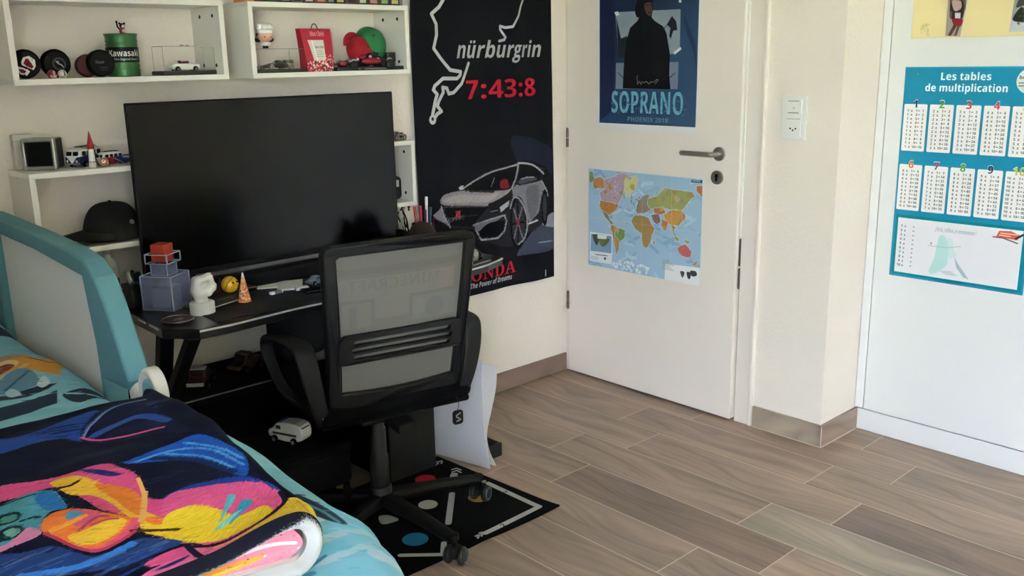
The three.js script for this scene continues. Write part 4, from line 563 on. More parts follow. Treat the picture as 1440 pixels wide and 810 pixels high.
{ // the large screen
  const t = thing('monitor', 'large flat black screen switched off on the desk', 'monitor', [-1.519, 0, 0.205]);
  part(t, 'housing', [bx(-0.452, 0.452, 0.803, 1.3145, 0.006, 0.022, 0.003), bx(-0.3, 0.3, 0.86, 1.2, -0.045, 0.008, 0.012)], blackP);
  part(t, 'screen', bx(-0.4475, 0.4475, 0.819, 1.31, 0.0222, 0.0236), M(0x030304, 0.2, 0, { specularIntensity: 0.6 }));
  part(t, 'bezel', [bx(-0.452, 0.452, 0.803, 0.82, 0.02, 0.026, 0.002)], blackP);
  for (const s of [-1, 1]) part(t, 'foot', [tube([[s * 0.3, 0.81, 0], [s * 0.31, 0.76, 0.05], [s * 0.315, DY + 0.006, 0.1]], 0.006, 12, 8), tube([[s * 0.3, 0.81, 0], [s * 0.31, 0.76, -0.05], [s * 0.315, DY + 0.006, -0.1]], 0.006, 12, 8)], blackG);
  const b = thing('soundbar', 'slim black soundbar under the large screen', 'speaker', [-1.5, DY + 0.001, 0.27]); part(b, 'body', mv(box(0.56, 0.05, 0.05, 0.012, 3), 0, 0.0275, 0), M(0x070708, 0.7, 0, { specularIntensity: 0.4 })); for (const s of [-1, 1]) part(b, 'end_cap', mv(box(0.008, 0.053, 0.051, 0.003), s * 0.277, 0.0275, 0), M(0x26262a, 0.35));
}
// ---------- on the desk ----------
{ // translucent block-shaped bottle lamp with an orange-red stopper
  const g = thing('bottle_lamp', 'translucent bluish block-shaped bottle with red square stopper', 'lamp', [-1.943, DY + 0.001, 0.3], 0.62);
  const pl = M(0xd2d6ee, 0.15, 0, { transmission: 0.8, thickness: 0, ior: 1.3 }), ed = M(0xc3c7e2, 0.25, 0, { transmission: 0.3, thickness: 0 });
  const shell = (w, y0, h) => [[w / 2, 0], [-w / 2, 0]].flatMap(([x]) => [mv(box(0.002, h, w, 0.0005, 1), x, y0 + h / 2, 0), mv(box(w, h, 0.002, 0.0005, 1), 0, y0 + h / 2, x)]).concat([mv(box(w, 0.002, w, 0.0005, 1), 0, y0 + 0.001, 0), mv(box(w, 0.002, w, 0.0005, 1), 0, y0 + h - 0.001, 0)]);
  const frame = (w, y0, h, r = 0.0016) => { const o = []; for (const s of [-1, 1]) for (const q of [-1, 1]) { o.push(mv(box(r * 2, h, r * 2, 0.0005, 1), (s * w) / 2, y0 + h / 2, (q * w) / 2)); o.push(mv(box(w, r * 2, r * 2, 0.0005, 1), 0, y0 + (q > 0 ? h : 0), (s * w) / 2), mv(box(r * 2, r * 2, w, 0.0005, 1), (s * w) / 2, y0 + (q > 0 ? h : 0), 0)); } return o; };
  part(g, 'body', shell(0.094, 0, 0.098), pl); part(g, 'body_edges', frame(0.095, 0.001, 0.097), ed); part(g, 'inner_block', mv(box(0.06, 0.06, 0.06, 0.003), 0, 0.034, 0), M(0xb9bed2, 0.4, 0, { transmission: 0.3, thickness: 0 }));
  part(g, 'neck', shell(0.05, 0.098, 0.032), pl); part(g, 'neck_edges', frame(0.05, 0.098, 0.032, 0.0013), ed); part(g, 'collar', frame(0.068, 0.132, 0.026, 0.0014), ed); part(g, 'stopper', mv(box(0.044, 0.05, 0.044, 0.0015), 0, 0.16, 0), M(0xb43a22, 0.5));
}
{ // clenched fist on a round base: one continuous surface
  const g = thing('fist_sculpture', 'white clenched fist statuette on a round base on the desk', 'statuette', [-1.905, DY + 0.001, 0.445], -0.12); const m = M(0xd6d3c8, 0.55);
  part(g, 'base', lathe([[0, 0], [.033, 0], [.034, 0.002], [.034, 0.03], [.031, 0.034], [.02, 0.036], [0, 0.036]], 40), m);
  const bones = [[[0, 0.03, 0], [-.004, 0.062, 0], 0.019, 0.018], [[-.009, 0.062, 0.012], [-.008, 0.094, 0.013], 0.013, 0.0125], [[-.009, 0.062, -0.01], [-.008, 0.092, -0.012], 0.013, 0.0115], [[-.006, 0.07, 0], [-.004, 0.09, 0], 0.017, 0.014], [[.004, 0.066, 0], [.008, 0.08, 0], 0.013, 0.013]];
  const F = [[.0195, 0.105, 1], [.0068, 0.107, 1.04], [-.006, 0.104, 1], [-.018, 0.098, 0.86]], fingers = [];
  for (const [z, y, k] of F) fingers.push([[-.006, y - 0.009, z], [.023 * k, y - 0.001, z * 1.02], 0.0079 * k ** 0.5, 0.0074], [[.023 * k, y - 0.001, z * 1.02], [.03 * k, y - 0.028 * k, z], 0.0074, 0.0069], [[.03 * k, y - 0.028 * k, z], [.013, y - 0.031, z * 0.98], 0.0067, 0.0062]);
  const thumb = [[[-.004, 0.058, 0.017], [.012, 0.062, 0.027], 0.0105, 0.009], [[.012, 0.062, 0.027], [.027, 0.073, 0.025], 0.0088, 0.0078], [[.027, 0.073, 0.025], [.035, 0.079, 0.012], 0.0075, 0.0066]];
  const dist = (p, [a, b, ra, rb]) => { const d = [b[0] - a[0], b[1] - a[1], b[2] - a[2]], e = [p[0] - a[0], p[1] - a[1], p[2] - a[2]], t = Math.max(0, Math.min(1, (e[0] * d[0] + e[1] * d[1] + e[2] * d[2]) / (d[0] ** 2 + d[1] ** 2 + d[2] ** 2))); return Math.hypot(e[0] - d[0] * t, e[1] - d[1] * t, e[2] - d[2] * t) - (ra + (rb - ra) * t); };
  const smin = (a, b, k) => { const h = Math.max(k - Math.abs(a - b), 0) / k; return Math.min(a, b) - (h * h * k) / 4; };
  const N = 64, mc = new MarchingCubes(N, m, false, false, 120000), S = 0.062, cy = 0.075; mc.isolation = 0;
  for (let k = 0; k < N; k++) for (let j = 0; j < N; j++) for (let i = 0; i < N; i++) {
    const p = [((i - N / 2) / (N / 2)) * S, cy + ((j - N / 2) / (N / 2)) * S, ((k - N / 2) / (N / 2)) * S];
    let d = 1; for (const b of bones) d = smin(d, dist(p, b), 0.014);
    let f = 1; for (let q = 0; q < 4; q++) { let e = 1; for (let r = 0; r < 3; r++) e = smin(e, dist(p, fingers[q * 3 + r]), 0.004); f = smin(f, e, 0.0016); }
    let t = 1; for (const b of thumb) t = smin(t, dist(p, b), 0.005);
    mc.field[i + j * N + k * N * N] = -smin(smin(d, f, 0.004), t, 0.003);
  }
  mc.update(); const n = mc.count, hg = new THREE.BufferGeometry(); hg.setAttribute('position', new THREE.BufferAttribute(mc.positionArray.slice(0, n * 3), 3)); hg.setAttribute('normal', new THREE.BufferAttribute(mc.normalArray.slice(0, n * 3), 3)); hg.setAttribute('uv', new THREE.BufferAttribute(new Float32Array(n * 2), 2));
  hg.scale(S, S, S).translate(0, cy, 0); part(g, 'fist', hg, m);
}
{
  const c = thing('coaster', 'dark red round coaster with silver rim beside the fist', 'coaster', [-1.99, DY + 0.001, 0.475]); part(c, 'disc', cyl(0.043, 0.007, 36), M(0x24090c, 0.3)); part(c, 'rim', mv(new THREE.TorusGeometry(0.041, 0.0016, 8, 40), 0, 0.0072, 0, Math.PI / 2), M(0x9a8a88, 0.3, 0.9)); part(c, 'emblem', [mv(box(0.034, 0.001, 0.006, 0.0004), 0, 0.0076, 0, 0, 0.5), mv(box(0.02, 0.001, 0.005, 0.0004), 0.005, 0.0076, 0.01, 0, 0.5)], M(0xb0a8a6, 0.3, 0.6));
  const w = thing('wrist_watch', 'small black watch with silver strap links behind the blue bottle', 'watch', [-2.005, DY + 0.07, 0.235], 0.5); part(w, 'case', mv(box(0.034, 0.03, 0.012, 0.004), 0.006, 0.016, 0), blackG); part(w, 'strap', [mv(new THREE.TorusGeometry(0.02, 0.0045, 8, 28, 4.4).scale(1, 1, 1.9), -0.008, 0.018, 0, 0, 0.5, 0.9), mv(box(0.03, 0.006, 0.012, 0.002), 0.01, 0.0012 + 0.002, 0.004)], M(0xa9a8a6, 0.25, 0.9));
  const s = thing('black_box', 'small black box under the silver watch', 'box', [-2.0, DY + 0.001, 0.225], 0.2); part(s, 'carton', mv(box(0.06, 0.068, 0.05, 0.003), 0, 0.034, 0), M(0x0f0f13, 0.5)); part(s, 'lid', mv(box(0.062, 0.012, 0.052, 0.002), 0, 0.0625, 0), M(0x17171c, 0.4));
  const b = thing('pump_bottle', 'white pump bottle with teal lower half beside the bed rail', 'bottle', [-2.03, 0.7409, 0.11]); part(b, 'bottle', lathe([[0, 0], [.024, 0], [.026, 0.003], [.026, 0.1], [.022, 0.118], [.0095, 0.13], [.0095, 0.142], [0, 0.142]], 28), M(0x16403c, 0.25)); part(b, 'upper_body', lathe([[.0262, 0.07], [.0264, 0.1], [.0224, 0.1185], [.0098, 0.1305], [.0098, 0.141]], 28), M(0xb5b4ae, 0.35)); const hd = part(b, 'pump_head', [mv(cyl(0.0125, 0.022, 20), 0, 0.141, 0), mv(cyl(0.005, 0.03, 14), 0, 0.163, 0), mv(box(0.018, 0.01, 0.03, 0.003), 0, 0.198, 0.005)], M(0xa9aaa6, 0.4)); 
}
{
  const m = thing('desk_mat', 'long black desk mat with dim coloured print', 'mat', [-1.56, DY + 0.0005, 0.435]);
  const t = sheetPrint(-0.36, 0.36, -0.13, 0.13, 900, (p) => { p.fill('#0c0d12'); for (let i = 0; i < 26; i++) { const x = -0.36 + rnd() * 0.72, y = -0.12 + rnd() * 0.24; p.line([[x, y], [x + 0.05 + rnd() * 0.1, y + 0.03 * (rnd() - 0.5)]], ['#1d2c4a', '#2a3b55', '#4a2a20', '#20242e', '#39424e'][i % 5], 0.004 + rnd() * 0.008); } });
  part(m, 'mat', box(0.72, 0.003, 0.26, 0.001).translate(0, 0.0015, 0), M(0x0c0d10, 0.9)); part(m, 'print', mv(new THREE.PlaneGeometry(0.715, 0.255), 0, 0.0033, 0, -Math.PI / 2), new THREE.MeshPhysicalMaterial({ map: t, roughness: 0.7 }));
  const B = 0.7442;
  const c = thing('flat_case', 'dark flat case with pale edge under the yellow ball', 'case', [-1.815, B, 0.385], 0.33); part(c, 'body', mv(box(0.12, 0.022, 0.06, 0.003), 0, 0.011, 0), M(0x2a2622, 0.4)); part(c, 'edge', mv(box(0.121, 0.003, 0.061, 0.001), 0, 0.004, 0), M(0xb5b2ac, 0.4));
  const y = thing('smiley_ball', 'yellow ball with a black drawn face on the flat case', 'ball', [-1.785, B + 0.0222, 0.375], 0.3); part(y, 'ball', mv(ball(0.0245, 28), 0, 0.0245, 0), M(0xd9a520, 0.4)); part(y, 'face', [mv(new THREE.TorusGeometry(0.014, 0.0012, 8, 20, 2.4), 0, 0.0265, 0.0192, -0.1, 0, 3.5), mv(ball(0.0028, 10), -0.0075, 0.033, 0.0222), mv(ball(0.0028, 10), 0.0075, 0.033, 0.0222)], blackP); part(y, 'stripe', mv(new THREE.TorusGeometry(0.0243, 0.0009, 6, 36), 0, 0.0245, 0, 0.5, 0.4), M(0x4a3a18, 0.5));
  const k = thing('paper_cone', 'orange printed cone with a pale tip standing on the desk', 'cone', [-1.765, B, 0.42]);
  const kt = sheetPrint(0, 0.12, 0, 0.085, 2500, (p) => { p.fill('#d07f35'); p.rect(0, 0.12, 0.06, 0.085, '#d9a679'); p.rect(0, 0.12, 0.074, 0.085, '#d8d3cc'); p.speck(120, ['#c43a2a', '#e2b98a', '#b8301f', '#e6caa4'], 0.0035, [0, 0.12, 0.008, 0.05]); });
  part(k, 'cone', mv(new THREE.CylinderGeometry(0.0022, 0.0185, 0.084, 32, 6), 0, 0.042, 0), new THREE.MeshPhysicalMaterial({ map: kt, roughness: 0.5 })); part(k, 'tip', mv(ball(0.0024, 10), 0, 0.084, 0), offWhite);
  const n = thing('white_notebook', 'pale grey notebook lying open on the desk mat', 'notebook', [-1.585, B, 0.345], -0.55); part(n, 'page_block', [mv(box(0.075, 0.006, 0.115, 0.001), 0.01, 0.003, 0, 0, 0, 0.02), mv(box(0.07, 0.004, 0.1, 0.001), -0.058, 0.0025, -0.03, 0, 0.1, -0.02)], M(0xc9c6bf, 0.6)); part(n, 'tab', mv(box(0.04, 0.009, 0.024, 0.001), 0.046, 0.0065, 0.062, 0, 0.3), M(0xc9c7c2, 0.5));
  const e = thing('eraser', 'small white eraser left of the grey notebook', 'eraser', [-1.655, B, 0.405], 0.1); part(e, 'block', mv(box(0.042, 0.008, 0.014, 0.002), 0, 0.004, 0), white); part(e, 'sleeve', mv(box(0.026, 0.0088, 0.0148, 0.001), 0.004, 0.0044, 0), M(0x6a6a70, 0.6));
  const pn = thing('pen', 'grey ballpoint pen lying right of the notebook', 'pen', [-1.45, B, 0.47], 0.35); part(pn, 'barrel', mv(cyl(0.0045, 0.12, 14), -0.06, 0.0046, 0, 0, 0, -Math.PI / 2), M(0x8a9290, 0.35)); part(pn, 'clip', mv(box(0.035, 0.002, 0.003, 0.0008), 0.03, 0.0098, 0), steel); part(pn, 'tip', mv(lathe([[0, 0], [.004, 0], [.001, 0.014], [0, 0.014]], 14), 0.06, 0.0046, 0, 0, 0, -Math.PI / 2), steel);
  const ph = thing('phone', 'dark phone lying in front of the soundbar', 'phone', [-1.52, B, 0.46], 0.2); part(ph, 'body', mv(box(0.075, 0.008, 0.15, 0.004), 0, 0.004, 0.0, 0, 1.2), M(0x14161c, 0.2)); part(ph, 'screen', mv(box(0.069, 0.0008, 0.142, 0.0003), 0, 0.0083, 0, 0, 1.2), M(0x0a0c14, 0.1));
  const f = thing('folded_cloth', 'dull reddish folded cloth in front of the soundbar', 'cloth', [-1.735, DY + 0.001, 0.285], 0.1); part(f, 'cloth', sheet(20, 10, (u, v) => [(u - 0.5) * 0.13, 0.012 + 0.02 * Math.sin(u * 3.14) * Math.sin(v * 3.14) + 0.006 * fbm(u * 5, v * 5, 4, 3), (v - 0.5) * 0.07]), M(0x3a1c16, 0.85, 0, { side: THREE.DoubleSide })); part(f, 'hem', tube([[-.06, 0.012, 0.035], [0, 0.014, 0.036], [.06, 0.012, 0.035]], 0.0025, 16, 6), M(0x8a6a5a, 0.8));
  const cc = thing('toy_car', 'small blue-grey toy car in front of the soundbar', 'toy car', [-1.5, B, 0.375], 0.25); carBody(cc, smooth([[-.034, 0.005], [-.035, 0.012], [-.018, 0.016], [-.01, 0.023], [.013, 0.023], [.022, 0.015], [.034, 0.012], [.034, 0.005]], 5), 0.028, M(0x6a7080, 0.3)); wheels(cc, [-.02, 0.021], 0.007, 0.005, 0.013); part(cc, 'window', mv(box(0.024, 0.006, 0.0295, 0.002), 0.002, 0.0188, 0), blackG);
}
{ // right side of the desk
  const h = thing('black_case', 'small black case under the brown knit cap before the screen', 'case', [-1.125, DY + 0.001, 0.4], 0.15); part(h, 'body', mv(box(0.15, 0.085, 0.09, 0.012, 3), 0, 0.0425, 0), blackM); part(h, 'lid', mv(box(0.152, 0.02, 0.092, 0.008), 0, 0.0765, 0), M(0x0b0b0c, 0.6)); part(h, 'latch', mv(box(0.02, 0.016, 0.006, 0.002), 0, 0.066, 0.0465), darkSteel);
  const kc = thing('knit_cap', 'dark brown knit cap lying on the small black case', 'cap', [-1.095, DY + 0.0878, 0.4], 0.3); part(kc, 'crown', lathe([[.046, 0.016], [.045, 0.026], [.038, 0.043], [.024, 0.055], [.008, 0.06], [0, 0.0605]], 30), M(0x1d120c, 0.9, 0, { side: THREE.DoubleSide })); part(kc, 'cuff', lathe([[.043, 0], [.049, 0.001], [.0505, 0.009], [.049, 0.018], [.044, 0.019]], 30), M(0x17100b, 0.9, 0, { side: THREE.DoubleSide }));
  const ws = thing('phone_stand', 'black wedge-shaped stand left of the brown knit cap', 'stand', [-1.172, DY + 0.0878, 0.405], 0.1); part(ws, 'wedge', mv(ext([[-.024, 0], [.024, 0], [-.01, 0.048], [-.022, 0.048]], 0.04, 0.002), 0, 0, -0.02), blackP); part(ws, 'lip', mv(box(0.006, 0.014, 0.04, 0.002), 0.027, 0.007, 0), blackP);
  const c = thing('pen_cup', 'black pen cup with pens right of the screen', 'cup', [-.945, DY + 0.001, 0.2]); part(c, 'cup', lathe([[0, 0], [.034, 0], [.036, 0.003], [.037, 0.1], [.0345, 0.1], [.033, 0.006], [0, 0.006]], 30), blackG); part(c, 'band', mv(new THREE.CylinderGeometry(0.0375, 0.0374, 0.03, 30, 1, true), 0, 0.06, 0), charcoal);
  const pens = [['red', 0xa82a35, -0.012, 0.02, -0.08, 0.16], ['coral', 0xc8574a, -0.022, 0.01, -0.16, 0.158], ['white', 0xd9d6d0, 0.006, 0.018, 0.05, 0.19], ['purple', 0x5a2048, 0.001, 0.022, 0.0, 0.145], ['teal', 0x1f4a58, 0.018, 0.014, 0.16, 0.15]];
  for (const [w, col, x, z, a, L] of pens) { const p = thing('pen', w + ' pen standing in the black pen cup', 'pen', [-.945 + x, DY + 0.0085, 0.2 + z]); p.rotation.z = -a * 0.6; part(p, 'barrel', cyl(0.0048, L - 0.03, 14), M(col, 0.4)); part(p, 'cap', mv(cyl(0.0054, 0.032, 14), 0, L - 0.032, 0), M(w === 'white' ? 0xe4e2dd : col, 0.35)); }
  const k = thing('cable_bundle', 'tangle of black and white cables beside the screen', 'cables', [-.985, DY + 0.001, 0.13]); for (let i = 0; i < 7; i++) { const p = [], a0 = rnd() * 6; for (let j = 0; j < 9; j++) p.push([.03 * Math.cos(a0 + j * 0.9 + i), 0.02 + 0.14 * (0.5 + 0.5 * Math.sin(a0 + j * 0.7)) + 0.012 * i * 0.3, 0.02 * Math.sin(a0 * 2 + j * 1.1)]); part(k, 'cable', tube(p, 0.0028, 60, 7), i % 3 === 1 ? offWhite : blackP); }
  const g = thing('grey_device', 'grey flat device at the right end of the desk', 'device', [-.985, DY + 0.001, 0.46], 0.12); part(g, 'body', mv(box(0.11, 0.036, 0.08, 0.006), 0, 0.018, 0), M(0x8d8d8a, 0.5)); part(g, 'slot', mv(box(0.06, 0.004, 0.001, 0.0003), 0, 0.018, 0.0403), blackP); part(g, 'lid', mv(box(0.1, 0.004, 0.07, 0.002), 0, 0.0375, 0), M(0x9b9b97, 0.5));
  const p2 = thing('stapler', 'black stapler beside the grey device on the desk', 'stapler', [-.905, DY + 0.001, 0.445], 1.2); part(p2, 'base', mv(box(0.1, 0.008, 0.026, 0.003), 0, 0.004, 0), blackP); part(p2, 'arm', mv(box(0.098, 0.018, 0.022, 0.006), -0.001, 0.024, 0, 0, 0, 0.1), blackG); part(p2, 'pin', mv(cyl(0.005, 0.028, 12), -0.042, 0.015, -0.014, Math.PI / 2), steel);
  const n = thing('black_folder', 'thin dark folder lying along the desk edge', 'folder', [-.97, DY + 0.001, 0.53], 0.22); part(n, 'cover', mv(box(0.13, 0.008, 0.028, 0.002), 0, 0.004, 0), M(0x3a3b3c, 0.5)); part(n, 'pages', mv(box(0.128, 0.004, 0.0284, 0.001), 0, 0.004, 0), M(0x8b8b88, 0.7));
}
// ---------- under the desk ----------
{
  const s = thing('low_shelf', 'low black shelf under the left part of the desk', 'shelf', [-1.725, 0, 0.17]); part(s, 'top_board', bx(-0.28, 0.28, 0.43, 0.45, -0.15, 0.15, 0.002), blackM); part(s, 'front_edge', bx(-0.28, 0.28, 0.446, 0.4505, 0.149, 0.152, 0.001), M(0x6a6a68, 0.4)); for (const x of [-.27, 0.27]) part(s, 'side_panel', bx(x - 0.01, x + 0.01, 0, 0.43, -0.15, 0.15, 0.001), blackM); part(s, 'back_panel', bx(-0.26, 0.26, 0, 0.43, -0.149, -0.139), blackM); part(s, 'shelf_board', bx(-0.26, 0.26, 0.2, 0.215, -0.139, 0.145), blackM);
  const truck = (label, at, ry, a, b) => { const g = thing('toy_truck', label, 'toy car', at, ry); carBody(g, smooth([[-.055, 0.012], [-.058, 0.024], [-.03, 0.032], [-.02, 0.052], [.014, 0.052], [.022, 0.034], [.056, 0.032], [.056, 0.012]], 4), 0.05, a); part(g, 'roof', mv(box(0.03, 0.006, 0.046, 0.002), -0.003, 0.054, 0), b); part(g, 'window', [mv(box(0.026, 0.012, 0.052, 0.002), -0.003, 0.043, 0), mv(box(0.002, 0.012, 0.04, 0.001), -0.0265, 0.042, 0, 0, 0, -0.45)], blackG); part(g, 'bumper', [-1, 1].map((q) => mv(box(0.006, 0.012, 0.052, 0.002), q * 0.057, 0.018, 0)), b); wheels(g, [-.034, 0.034], 0.014, 0.012, 0.024, blackM, charcoal); return g; };
  truck('dark red toy truck with grey bumper on the low shelf', [-1.83, 0.4505, 0.2], 0.9, M(0x3a1114, 0.4), M(0x9a9a98, 0.4)); truck('black and brown toy truck further right on the low shelf', [-1.655, 0.4505, 0.16], 0.4, M(0x241510, 0.4), M(0x6a4a3a, 0.4));
  const q = thing('footstool', 'black upholstered footstool under the desk carrying the toy ambulance', 'stool', [-1.72, 0.004, 0.465]); part(q, 'body', mv(box(0.36, 0.12, 0.25, 0.02, 3), 0, 0.21, 0), blackM); part(q, 'seat_pad', mv(box(0.365, 0.036, 0.255, 0.014, 3), 0, 0.273, 0), M(0x060607, 0.85, 0, { specularIntensity: 0.25 })); for (const [x, z] of [[-.16, -0.1], [.16, -0.1], [-.16, 0.1], [.16, 0.11]]) part(q, 'leg', mv(cyl(0.011, 0.15, 14), x, 0, z), blackM);
  const a = thing('toy_ambulance', 'white toy ambulance on the black footstool under the desk', 'toy car', [-1.672, 0.296, 0.45], -1.2);
  carBody(a, smooth([[-.06, 0.01], [-.061, 0.03], [-.045, 0.036], [-.03, 0.054], [.058, 0.056], [.06, 0.01]], 4), 0.05, M(0xc9c7c3, 0.4)); part(a, 'windscreen', mv(box(0.002, 0.018, 0.042, 0.001), -0.0385, 0.0455, 0, 0, 0, -0.7), blackG); part(a, 'rear_window', mv(box(0.006, 0.02, 0.036, 0.001), 0.0605, 0.04, 0), blackG); part(a, 'rear_print', mv(box(0.006, 0.006, 0.03, 0.0008), 0.0605, 0.022, 0), M(0x5a5a5e, 0.5)); part(a, 'side_window', [-1, 1].flatMap((s) => [mv(box(0.018, 0.012, 0.002, 0.001), -0.022, 0.044, s * 0.0252), mv(box(0.09, 0.007, 0.002, 0.0008), 0.0, 0.024, s * 0.0252)]), M(0x2a2a30, 0.4)); part(a, 'light_bar', mv(box(0.008, 0.007, 0.036, 0.002), -0.02, 0.058, 0), M(0x35406a, 0.3)); wheels(a, [-.036, 0.036], 0.011, 0.009, 0.024);
  const t = thing('computer_tower', 'black computer tower under the desk beside the white boards', 'computer', [-1.195, 0.006, 0.235]); part(t, 'case', mv(box(0.2, 0.44, 0.37, 0.004), 0, 0.22, 0), blackM); part(t, 'front_panel', mv(box(0.196, 0.43, 0.008, 0.003), 0, 0.22, 0.188), M(0x09090a, 0.5)); part(t, 'side_panel', mv(box(0.004, 0.42, 0.35, 0.001), 0.1015, 0.22, 0), M(0x08080a, 0.4));
  const bag = thing('rucksack', 'dark blue-black bag hanging under the desk behind the chair arm', 'bag', [-1.6, 0.4505, 0.2], 0.1); part(bag, 'body', mv(box(0.2, 0.2, 0.12, 0.045, 5), 0.14, 0.1, -0.02), M(0x0a0c18, 0.85)); part(bag, 'handle', tube([[.1, 0.195, -0.02], [.12, 0.225, -0.02], [.16, 0.225, -0.02], [.18, 0.195, -0.02]], 0.007, 16, 8), M(0x16204a, 0.8));
}
// ---------- desk chair ----------
{
  const c = thing('desk_chair', 'black swivel chair with grey mesh back and slatted lumbar support', 'chair', [-1.479, 0, 0.64], -0.2116);
  const bp = M(0x101011, 0.55, 0, { specularIntensity: 0.5 }), frameP = M(0x131415, 0.5, 0, { specularIntensity: 0.6 });
  const FL = 0.0055;
  for (let i = 0; i < 5; i++) {
    const a = 0.055 + (i * 2 * Math.PI) / 5, ca = Math.cos(a), sa = Math.sin(a);
    const leg = sheet(16, 14, (u, v) => { const t = u * 2 * Math.PI, w = 0.027 - 0.011 * v, h = 0.021 - 0.007 * v, s = 0.02 + 0.315 * v; const q = Math.sign(Math.cos(t)) * Math.abs(Math.cos(t)) ** 0.6 * w, y = Math.sign(Math.sin(t)) * Math.abs(Math.sin(t)) ** 0.6 * h + 0.094 - 0.018 * v * v + FL; return [ca * s - sa * q, y, sa * s + ca * q]; });
    const l = part(c, 'leg', [leg, mv(cyl(0.016, 0.02, 16), ca * 0.333, 0.072 + FL, sa * 0.333)], bp);
    const rot = a + [.9, -0.5, 0.4, 1.2, 0.3][i], k = part(c, 'caster', [mv(cyl(0.006, 0.03, 10), 0, 0.05, 0), mv(new THREE.CylinderGeometry(0.03, 0.03, 0.02, 20, 1, false, 0, Math.PI), 0, 0.029, 0, 0, 0, Math.PI / 2)], bp, [ca * 0.34, FL, sa * 0.34], [0, -rot, 0]);
    part(k, 'caster_wheel', [-1, 1].map((s) => mv(lathe([[0, -0.011], [.018, -0.011], [.0255, -0.006], [.027, 0], [.0255, 0.006], [.018, 0.011], [0, 0.011]], 24), s * 0.02, 0.027, 0, 0, 0, Math.PI / 2)), M(0x1b1c1c, 0.5)); part(k, 'wheel_ring', [-1, 1].map((s) => mv(new THREE.TorusGeometry(0.0195, 0.0022, 8, 24), s * 0.0305, 0.027, 0, 0, Math.PI / 2)), M(0x4c544c, 0.4));
  }
  part(c, 'column', [mv(cyl(0.034, 0.05, 28, 0.004), 0, 0.088 + FL, 0), lathe([[0, 0.12], [.03, 0.12], [.029, 0.24], [.025, 0.242], [.0245, 0.33], [.021, 0.332], [.021, 0.42], [0, 0.42]], 28)], M(0x1a1a1b, 0.45));
  part(c, 'mechanism', [bx(-0.1, 0.1, 0.395, 0.432, -0.13, 0.13, 0.008), bx(-0.03, 0.03, 0.395, 0.425, 0.1, 0.235, 0.006), tube([[.08, 0.41, 0.02], [.17, 0.408, 0.03], [.235, 0.405, 0.04]], 0.005, 12, 8), mv(box(0.05, 0.008, 0.02, 0.003), 0.245, 0.404, 0.042)], bp);
  part(c, 'seat', [mv(box(0.48, 0.062, 0.45, 0.03, 5), 0, 0.466, -0.04), mv(box(0.46, 0.02, 0.43, 0.009, 2), 0, 0.436, -0.04)], M(0x060607, 0.95, 0, { specularIntensity: 0.2 }));
  const zb = (x, y) => 0.158 + (y - 0.43) * 0.2 + 0.03 * Math.sin((y - 0.43) * 6) * 0.3 - 0.5 * x * x;
  const bend = (g, off) => { const p = g.attributes.position; for (let i = 0; i < p.count; i++) p.setZ(i, p.getZ(i) + zb(p.getX(i), p.getY(i)) + off); g.computeVertexNormals(); return g; };
  const side = (y) => 0.2 + 0.024 * Math.pow(Math.max(0, (y - 0.43) / 0.52), 1.3);
  const outer = []; for (let i = 0; i <= 12; i++) outer.push([side(0.43 + i * 0.04) - (i === 0 ? 0.006 : 0), 0.432 + i * 0.04]);
  outer.push([.222, 0.934], [.214, 0.949], [.198, 0.956]); for (let i = 1; i < 8; i++) outer.push([.198 - i * 0.0495, 0.956 + 0.005 * Math.sin((i / 8) * Math.PI)]); outer.push([-.198, 0.956], [-.214, 0.949], [-.222, 0.934]); for (let i = 12; i >= 0; i--) outer.push([-side(0.43 + i * 0.04) + (i === 0 ? 0.006 : 0), 0.432 + i * 0.04]); for (let i = 1; i < 8; i++) outer.push([-.194 + i * 0.0485, 0.43 - 0.006 * Math.sin((i / 8) * Math.PI)]);
  const inner = []; for (let i = 0; i <= 10; i++) inner.push([side(0.53 + i * 0.039) - 0.034, 0.53 + i * 0.039]); for (let i = 0; i <= 8; i++) inner.push([.18 - i * 0.045, 0.926 + 0.004 * Math.sin((i / 8) * Math.PI)]); for (let i = 10; i >= 0; i--) inner.push([-side(0.53 + i * 0.039) + 0.034, 0.53 + i * 0.039]); for (let i = 1; i < 8; i++) inner.push([-.17 + i * 0.0425, 0.53 - 0.004 * Math.sin((i / 8) * Math.PI)]);
  part(c, 'back_frame', bend(ext(outer, 0.026, 0.006, [inner], 3), -0.013), frameP);
